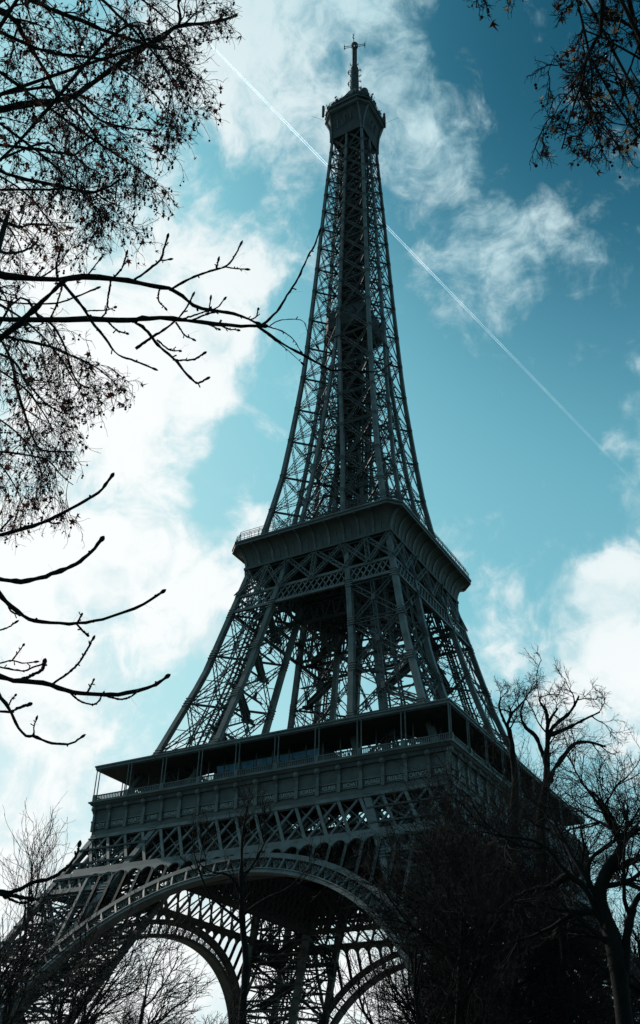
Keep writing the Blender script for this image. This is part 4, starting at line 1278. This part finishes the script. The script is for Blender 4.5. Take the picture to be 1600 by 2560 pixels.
# ---- bare horse chestnut close by on the left, laid limb by limb
CH = [
    ([(0, 690), (136, 700), (195, 693), (271, 696), (336, 704), (390, 717), (431, 723), (461, 744), (488, 766), (537, 777), (586, 785), (624, 799), (648, 812)], 16, 5),
    ([(0, 799), (217, 799), (325, 801), (380, 794), (488, 804), (597, 815), (656, 815)], 14, 8),
    ([(640, 814), (659, 809), (694, 777), (721, 734), (748, 690), (770, 641), (786, 614), (797, 584)], 7, 4),
    ([(640, 813), (700, 856), (759, 888), (808, 915), (830, 926), (872, 924), (928, 930), (954, 926), (971, 913)], 7, 3),
    ([(650, 812), (700, 826), (732, 847), (751, 877)], 4, 2),
    ([(670, 818), (700, 801), (754, 801), (770, 831), (790, 862)], 3, 1.5),
    ([(645, 818), (680, 845), (715, 872), (752, 905)], 4, 1.5),
    ([(0, 847), (54, 804), (108, 752), (157, 704)], 17, 10),
    ([(157, 706), (163, 717), (206, 766), (233, 809), (260, 842), (293, 885), (336, 902), (380, 920)], 9, 4),
    ([(0, 750), (54, 759), (141, 758), (190, 742), (239, 722)], 5, 4),
    ([(155, 712), (152, 728), (140, 765), (130, 788)], 5, 4),
    ([(100, 694), (108, 690), (146, 663), (165, 633)], 5, 3),
    ([(144, 695), (143, 690), (142, 658), (152, 622)], 6, 5),
    ([(88, 692), (104, 672)], 4, 3),
    ([(210, 693), (217, 690), (247, 652)], 5, 3),
    ([(280, 696), (285, 693), (306, 668), (315, 639)], 6, 4),
    ([(330, 703), (336, 700), (380, 668), (401, 649), (410, 622), (418, 595)], 6, 5),
    ([(399, 650), (408, 651), (420, 649)], 5, 3),
    ([(425, 724), (431, 721), (472, 698), (521, 679), (564, 666), (586, 641), (600, 614)], 7, 4),
    ([(560, 667), (585, 671), (612, 673)], 4, 3),
    ([(541, 672), (545, 655)], 4, 3),
    ([(279, 694), (271, 739), (266, 777), (255, 793)], 5, 4),
    ([(217, 777), (266, 775), (285, 769)], 4, 2),
    ([(330, 802), (336, 804), (360, 820), (380, 842), (401, 869), (434, 896), (461, 929), (488, 956), (502, 955), (515, 948)], 9, 5),
    ([(434, 896), (439, 900), (483, 899), (507, 885)], 5, 5),
    ([(339, 872), (380, 842), (423, 815), (461, 777), (480, 742)], 7, 4),
    ([(399, 719), (396, 750), (412, 769)], 5, 3),
    ([(440, 806), (461, 837), (480, 847)], 5, 3),
    ([(268, 803), (293, 826), (315, 833)], 5, 4),
    ([(393, 850), (423, 874), (447, 877)], 5, 3),
    ([(455, 798), (504, 782), (542, 769), (559, 750)], 5, 3),
    ([(515, 785), (521, 782), (526, 750)], 5, 3),
    ([(510, 806), (530, 815), (545, 822)], 5, 3), ([(545, 810), (570, 822), (592, 825)], 5, 3),
    ([(480, 800), (520, 785), (560, 778), (600, 790), (640, 805)], 5, 3),
    ([(625, 800), (640, 792), (645, 775)], 4, 3),
    ([(0, 1339), (62, 1321), (124, 1300), (171, 1276), (217, 1249), (254, 1224), (277, 1193)], 9, 7),
    ([(120, 1301), (132, 1309), (143, 1308)], 4, 4),
    ([(0, 1327), (29, 1294)], 5, 4),
    ([(0, 1449), (47, 1454), (93, 1446), (133, 1434), (171, 1420), (202, 1403), (229, 1379), (251, 1352)], 12, 9),
    ([(0, 1488), (25, 1513), (62, 1541), (93, 1553), (140, 1558), (192, 1559), (236, 1553), (288, 1539), (350, 1516), (381, 1497), (403, 1482)], 10, 7),
    ([(193, 1559), (203, 1539)], 5, 4), ([(192, 1560), (205, 1575), (217, 1586)], 5, 5), ([(19, 1510), (28, 1528), (45, 1536)], 5, 4),
    ([(0, 1694), (47, 1702), (109, 1708), (155, 1724), (202, 1733), (264, 1736), (310, 1733), (372, 1719), (394, 1708), (414, 1694)], 14, 8),
    ([(128, 1712), (171, 1682), (192, 1662), (214, 1631), (231, 1600)], 6, 5),
    ([(50, 1701), (78, 1689), (105, 1674), (110, 1658)], 8, 8),
    ([(0, 1658), (31, 1651), (56, 1658), (84, 1655)], 4, 3), ([(31, 1651), (57, 1615)], 4, 3),
    ([(0, 1668), (40, 1675), (62, 1677), (81, 1669), (102, 1662)], 5, 4),
    ([(170, 1727), (198, 1751), (229, 1761), (245, 1755), (254, 1740)], 5, 4),
    ([(256, 1737), (298, 1748), (326, 1742), (344, 1728)], 6, 4),
    ([(218, 1733), (233, 1702)], 5, 4),
    ([(0, 1742), (28, 1779), (40, 1810), (62, 1838), (87, 1841), (118, 1855), (155, 1860), (183, 1857), (202, 1844)], 8, 5),
    ([(0, 1779), (28, 1779), (47, 1770), (70, 1762)], 6, 7),
    ([(85, 1841), (85, 1817), (90, 1801)], 4, 3), ([(20, 1768), (28, 1750), (37, 1740)], 4, 3),
    ([(0, 1575), (19, 1569), (36, 1558)], 4, 4),
    ([(0, 2230), (32, 2230), (79, 2209), (124, 2196), (159, 2175), (183, 2151), (194, 2130), (197, 2117)], 10, 7),
    ([(0, 2236), (40, 2241), (72, 2246)], 11, 9),
    ([(10, 2242), (53, 2258), (79, 2250), (93, 2248)], 6, 5),
]


def chestnut():
    rng = np.random.default_rng(77)
    dist = 10.0
    tl = spot(-520, 2300, 10.6)
    loc = np.array([tl[0], tl[1], 0.0])
    root = tag(empty('chestnut_tree', loc), 'bare chestnut tree with long budded branches reaching in from the left edge', 'tree')
    base = [loc, loc + (.08, -.05, 3.0), loc + (-.06, .05, 6.5), loc + (.05, .02, 10.5), loc + (0, .1, 13)]
    tp, tr_ = stack([(base, [.34, .25, .19, .09, .03])], 20)
    wood('trunk', BARK, root, [(*knobbly(rng, tp, tr_, .08), 14)], loc)
    paths, tips, tipr, dirs = [], [], [], []
    depth = {}
    for pts, d0, d1 in CH:
        edge = pts[0][0] <= 0
        # a fork keeps its parent's depth where it leaves it
        key = min(depth, key=lambda q: (q[0] - pts[0][0]) ** 2 + (q[1] - pts[0][1]) ** 2) if depth else None
        if edge or key is None or (key[0] - pts[0][0]) ** 2 + (key[1] - pts[0][1]) ** 2 > 900: da = dist + rng.uniform(-.5, .5)
        else: da = depth[key]
        db = da + rng.uniform(-.35, .35)
        n = len(pts); P, rr = [], []
        for i, (x, y) in enumerate(pts):
            dd = da + (db - da) * i / max(n - 1, 1)
            depth[(x, y)] = dd
            P.append(spot(x, y, dd)); rr.append((d0 + (d1 - d0) * i / max(n - 1, 1)) / 2 * dd / FPX)
        dv = (P[-1] - P[-2]) / np.linalg.norm(P[-1] - P[-2])
        tips.append(P[-1]); tipr.append(rr[-1]); dirs.append(dv)
        if edge:
            e = P[0] - (P[1] - P[0]) / np.linalg.norm(P[1] - P[0]) * .35
            zt = max(e[2] - .9, 1.8)
            t_at = np.array([np.interp(zt, tp[0][:, 2], tp[0][:, j]) for j in range(3)])
            P = [t_at, (t_at + e) / 2 + np.array([0, 0, .12]), e] + P; rr = [rr[0] * 1.4, rr[0] * 1.2, rr[0] * 1.05] + rr
        paths.append((P, rr))
    LP, LR = stack(paths, 30)
    LP, LR = knobbly(rng, LP, LR, .17)
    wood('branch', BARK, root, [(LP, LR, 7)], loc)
    K1, KR1 = grow(rng, tp, tr_, 16, .35, .98, (40, 80), (1.2, 2.6), 9, .12, tuple(-.16 * CR * np.array([1, 1, 0]) + np.array([0, 0, .08])), .45, .05, .014, lt=.4)
    K2, KR2 = grow(rng, K1, KR1, 4, .25, 1, (25, 60), (.3, .9), 8, .15, tuple(-.08 * CR * np.array([1, 1, 0]) + np.array([0, 0, .08])), .55, .014, .007)
    wood('crown', BARK, root, [(K1, KR1, 7), (K2, KR2, 5)], loc)
    # buds: a fat one on each tip, small ones and leaf scars along the shoots
    T = np.array(tips); D_ = np.array(dirs); r_ = np.array(tipr)
    bud = np.stack([T - D_ * .005, T + D_ * .012, T + D_ * .03, T + D_ * .048, T + D_ * .062], 1)
    br_ = np.stack([r_, np.maximum(r_ * 1.35, .011), np.maximum(r_ * 1.5, .013), np.maximum(r_, .009), r_ * .15], 1)
    S1, SR = grow(rng, LP, LR, 3, .35, .98, (40, 75), (.02, .055), 4, .1, (0, 0, .04), .55, .009, .0045, taper=1.25)
    S2, SR2 = grow(rng, LP, LR, 2, .4, 1, (30, 80), (.05, .16), 4, .2, (0, 0, -.1), .1, .0012, .0010)
    tag(wood('bud', TWIG, root, [(bud, br_, 7), (S1, SR, 5), (S2, SR2, 3)], loc), kind='stuff')


chestnut()


# ---- bare trees standing on the ground
def bare_tree(name, label, seed, loc, h, tr, group=None, limbs=9, nb=7, nt=7, ns=5, lean=(0, 0), up=.16, crown=.28, first=.30, spread=(28, 58), thin=.0035, mat=None, paths=None, droop=0.0, sway=0.0, nleaf=0, scale_tw=1.0, rlim=None):
    rng = np.random.default_rng(seed)
    loc = np.asarray(loc, float)
    root = tag(empty(name, loc), label, 'tree', group)
    mat = mat or BARK
    sw = np.array([CR[0], CR[1], 0]) * sway
    lx = np.array([lean[0], lean[1], 0.])
    if paths is None:
        base = [loc, loc + lx * .1 + (0, 0, h * .2), loc + lx * .35 + (0, 0, h * .34) + rng.standard_normal(3) * .1, loc + lx * .7 + (0, 0, h * .50) + rng.standard_normal(3) * .2, loc + lx + (0, 0, h * .66)]
        paths = [(base, [tr, tr * .8, tr * .6, tr * .36, tr * .12])]
    tp, trr = stack(paths, 22)
    tp, trr = knobbly(rng, tp, trr, .10)
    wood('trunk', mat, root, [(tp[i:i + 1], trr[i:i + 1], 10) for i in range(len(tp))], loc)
    lens = np.linalg.norm(tp[:, -1] - tp[:, 0], axis=1)
    cnt = np.maximum(2, (limbs * lens / lens.max()).astype(int))
    A, RA = grow(rng, tp, trr, cnt, first, 1.0, spread, (crown * h * .6, crown * h * 1.15), 12, .13, sw + (0, 0, up), .62, rlim or tr * .42, .018, lt=.45)
    B, RB = grow(rng, A, RA, nb, .18, 1.0, (22, 58), (crown * h * .28, crown * h * .6), 9, .15, sw + (0, 0, up * .8), .6, .05, .009, lt=.3)
    C_, RC = grow(rng, B, RB, nt, .12, 1.0, (20, 60), (crown * h * .12 * scale_tw, crown * h * .3 * scale_tw), 7, .18, sw + (0, 0, up * .6 - droop), .6, .016, thin * 1.5)
    E_, RE = grow(rng, C_, RC, ns, .1, 1.0, (18, 62), (crown * h * .05 * scale_tw, crown * h * .14 * scale_tw), 5, .2, sw + (0, 0, up * .5 - droop), .6, thin * 1.5, thin)
    wood('crown', TWIG, root, [(A, RA, 6), (B, RB, 5), (C_, RC, 3), (E_, RE, 3)], loc)
    if nleaf:
        t = E_[rng.choice(len(E_), nleaf, replace=False), -1]
        leaves('leaf_scatter', LEAF, root, rng, t, (.05, .1), loc)
    return root


def px_path(pts, dist, d0, d1, ground=True, dslope=0.0):
    P = [spot(x, y, dist + dslope * i) for i, (x, y) in enumerate(pts)]
    rr = [w / 2 * dist / FPX for w in np.linspace(d0, d1, len(P))]
    if ground:
        g = P[0].copy(); g[2] = -.05
        v = P[1] - P[0]
        g[:2] -= v[:2] / max(v[2], .2) * P[0][2] * .4
        P = [g, (g * .5 + P[0] * .5)] + P; rr = [rr[0] * 1.35, rr[0] * 1.1] + rr
    return P, rr


# right side: the forked tree with the round crown before the sky
d = 33
p = [px_path([(1350, 2575), (1352, 2300), (1350, 2100), (1357, 2000), (1369, 1948), (1366, 1900), (1369, 1850), (1370, 1809), (1395, 1770)], d, 33, 5),
     px_path([(1372, 1955), (1385, 1925), (1405, 1896), (1436, 1860), (1476, 1856), (1516, 1868)], d, 15, 4, False),
     px_path([(1366, 1900), (1357, 1888), (1341, 1844), (1313, 1817), (1302, 1785), (1310, 1755)], d, 13, 4, False),
     px_path([(1369, 1850), (1385, 1815), (1421, 1785), (1438, 1760), (1447, 1740)], d, 11, 4, False),
     px_path([(1368, 1840), (1417, 1821), (1464, 1797), (1500, 1780)], d, 10, 3, False),
     px_path([(1369, 1810), (1366, 1780), (1350, 1755), (1352, 1738)], d, 10, 3, False)]
bare_tree('bare_tree', 'bare forked tree with a rounded crown against the sky, in front of the first platform', 31, p[0][0][0], 16, .3, 'bare trees', limbs=7, nb=5, nt=5, ns=4, up=.02, crown=.09, first=.68, paths=p, thin=.0052, rlim=.03, spread=(35, 75))
d = 34
p = [px_path([(1282, 2575), (1285, 2300), (1284, 2050), (1286, 1930), (1280, 1872), (1274, 1829), (1268, 1812), (1278, 1785), (1272, 1765)], d, 22, 4),
     px_path([(1274, 1829), (1255, 1790), (1248, 1765), (1252, 1745)], d, 8, 3, False),
     px_path([(1278, 1785), (1298, 1765), (1315, 1745)], d, 7, 3, False)]
bare_tree('bare_tree', 'slim bare tree just left of the round-crowned one, beside the tower edge', 32, p[0][0][0], 15, .24, 'bare trees', limbs=6, nb=5, nt=5, ns=4, up=.02, crown=.072, first=.66, paths=p, thin=.0050, rlim=.03, spread=(35, 75))
# the stout old tree at the lower right edge
d = 15
p = [px_path([(1566, 2610), (1552, 2480), (1538, 2380), (1516, 2295), (1498, 2240), (1516, 2178), (1546, 2138), (1551, 2098), (1528, 2063), (1500, 2015), (1472, 1979)], d, 48, 5),
     px_path([(1553, 2480), (1564, 2380), (1574, 2300), (1595, 2245), (1640, 2200), (1680, 2120)], d, 26, 8, False),
     px_path([(1535, 2370), (1496, 2290), (1464, 2222), (1417, 2182), (1369, 2122), (1317, 2098), (1258, 2090), (1198, 2078)], d, 18, 3, False),
     px_path([(1551, 2110), (1580, 2085), (1620, 2060)], d, 14, 5, False),
     px_path([(1492, 2240), (1470, 2200), (1476, 2150), (1510, 2120), (1560, 2080), (1600, 2020)], d, 15, 4, False),
     px_path([(1420, 2185), (1380, 2215), (1330, 2225), (1270, 2250)], d, 18, 5, False)]
bare_tree('old_tree', 'stout old tree with a mossy forked trunk at the lower right edge', 33, p[0][0][0], 11, .4, None, limbs=10, nb=7, nt=6, ns=5, up=.05, crown=.14, first=.3, paths=p, thin=.0026, mat=BARK_MOSS, spread=(25, 70), rlim=.045)
# twig thickets in front of the near leg
RIGHTS = [(1185, 21, 11.0, .14, 'bare tree whose fine crown veils the right part of the frieze', 48, (.3, .2), .30),
          (1310, 20, 8.6, .16, 'low dark bare tree left of the stout mossy trunk', 49, (.1, .2), .28),
          (1040, 23, 5.6, .11, 'lowest bare tree at the bottom edge below the right foot of the arch', 50, (.2, .2), .30),
          (1130, 19, 9.2, .13, 'bare young tree with a dense twig crown before the near tower leg', 41, (.2, .3), .33),
          (1225, 22, 11.6, .17, 'bare tree with glinting fine twigs right of the near tower leg', 42, (.3, .2), .32),
          (1400, 25, 11.4, .20, 'dark bare tree behind the stout mossy trunk, under the platform corner', 43, (.3, .0), .26),
          (1010, 25, 7.6, .13, 'low bare tree beneath the right end of the great arch', 44, (.3, .2), .27),
          (1740, 24, 12.6, .24, 'tall bare tree at the right edge with twigs against the cloud', 45, (-.3, .0), .25),
          (1510, 42, 13.8, .24, 'bare tree behind the right corner of the first platform, against pale blue sky', 46, (.6, .3), .26),
          (1600, 50, 16.2, .26, 'distant bare tree at the right edge, lowest in the sky gap', 47, (.2, .3), .26)]
for x, dist, h, r, lab, seed, lean, cr in RIGHTS:
    near = dist < 26
    bare_tree('bare_tree', lab, seed, floor_at(x, dist), h, r, 'bare trees', limbs=16 if near else 12, nb=9 if near else 7, nt=7 if near else 6, ns=5, lean=lean, up=.07, crown=cr, first=.20, spread=(30, 75), thin=.0042 if near else .006)
# left side
d = 30
p = [px_path([(603, 2590), (612, 2450), (615, 2397), (606, 2300), (603, 2238), (604, 2160), (605, 2103), (612, 2050), (622, 2000)], d, 20, 2.5),
     px_path([(604, 2240), (575, 2190), (530, 2180), (500, 2160)], d, 7, 2, False),
     px_path([(605, 2200), (640, 2150), (660, 2110), (668, 2080)], d, 6, 2, False),
     px_path([(604, 2290), (660, 2250), (720, 2220), (760, 2180)], d, 8, 2, False),
     px_path([(606, 2310), (560, 2270), (520, 2230), (490, 2150), (480, 2100)], d, 8, 2, False)]
bare_tree('bare_tree', 'slender bare tree standing in the middle of the great arch', 51, p[0][0][0], 12, .16, 'bare trees', limbs=7, nb=5, nt=5, ns=4, up=.16, crown=.12, first=.45, paths=p, thin=.0036, rlim=.03)
LEFTS = [(310, 23, 7.2, .16, 'bare tree with a dark trunk before the left tower leg', 52, (.3, .2), .30, .10),
         (175, 27, 8.6, .15, 'bare tree with a net of twigs across the left tower leg', 53, (.9, .2), .30, .10),
         (60, 20, 5.9, .13, 'low bare tree at the lower left corner', 54, (.8, .0), .36, .08),
         (15, 38, 14.0, .17, 'upright bare tree with fan-like shoots at the left edge', 55, (.2, .0), .34, .30),
         (165, 44, 14.6, .12, 'thin bare tree rising above the left tower leg', 56, (.1, .0), .18, .24),
         (430, 30, 6.8, .13, 'bare tree leaning under the great arch beside the left leg', 57, (1.2, .2), .32, .07),
         (-60, 25, 7.6, .16, 'bare tree cut by the left edge below the chestnut branches', 58, (.8, .0), .36, .10)]
for x, dist, h, r, lab, seed, lean, cr, up in LEFTS:
    fan = up > .2
    bare_tree('bare_tree', lab, seed, floor_at(x, dist), h, r, 'bare trees', limbs=11 if not fan else 10, nb=6 if not fan else 6, nt=6 if not fan else 4, ns=3 if not fan else 2, lean=lean, up=up, crown=cr, first=.18 if not fan else .35, spread=(25, 65) if not fan else (14, 34), thin=.0052 if not fan else .007, sway=.07 if not fan else 0.)
FAR = [(330, 72, 12.5, 'far bare tree under the left end of the arch, leftmost of those beyond', 61), (430, 84, 13.8, 'far bare tree in the bright gap of the left-hand arch', 62),
       (520, 100, 15.5, 'far bare tree at the right foot of the bright arch gap', 63), (690, 230, 28, 'far bare tree seen between the distant tower legs', 64), (800, 210, 27, 'far bare tree beneath the small far arch', 65),
       (940, 110, 17.5, 'far bare tree beneath the right-hand far arch', 66), (1020, 125, 19.5, 'far bare tree beside the foot of the right-hand far arch', 67), (250, 90, 13.6, 'far bare tree glimpsed through the left tower leg', 68)]
for x, dist, h, lab, seed in FAR:
    bare_tree('bare_tree', lab, seed, floor_at(x, dist), h, h * .018, 'bare trees', limbs=14, nb=8, nt=7, ns=5, up=.10, crown=.30, first=.15, spread=(25, 70), thin=.010 if dist < 150 else .02, droop=.03)
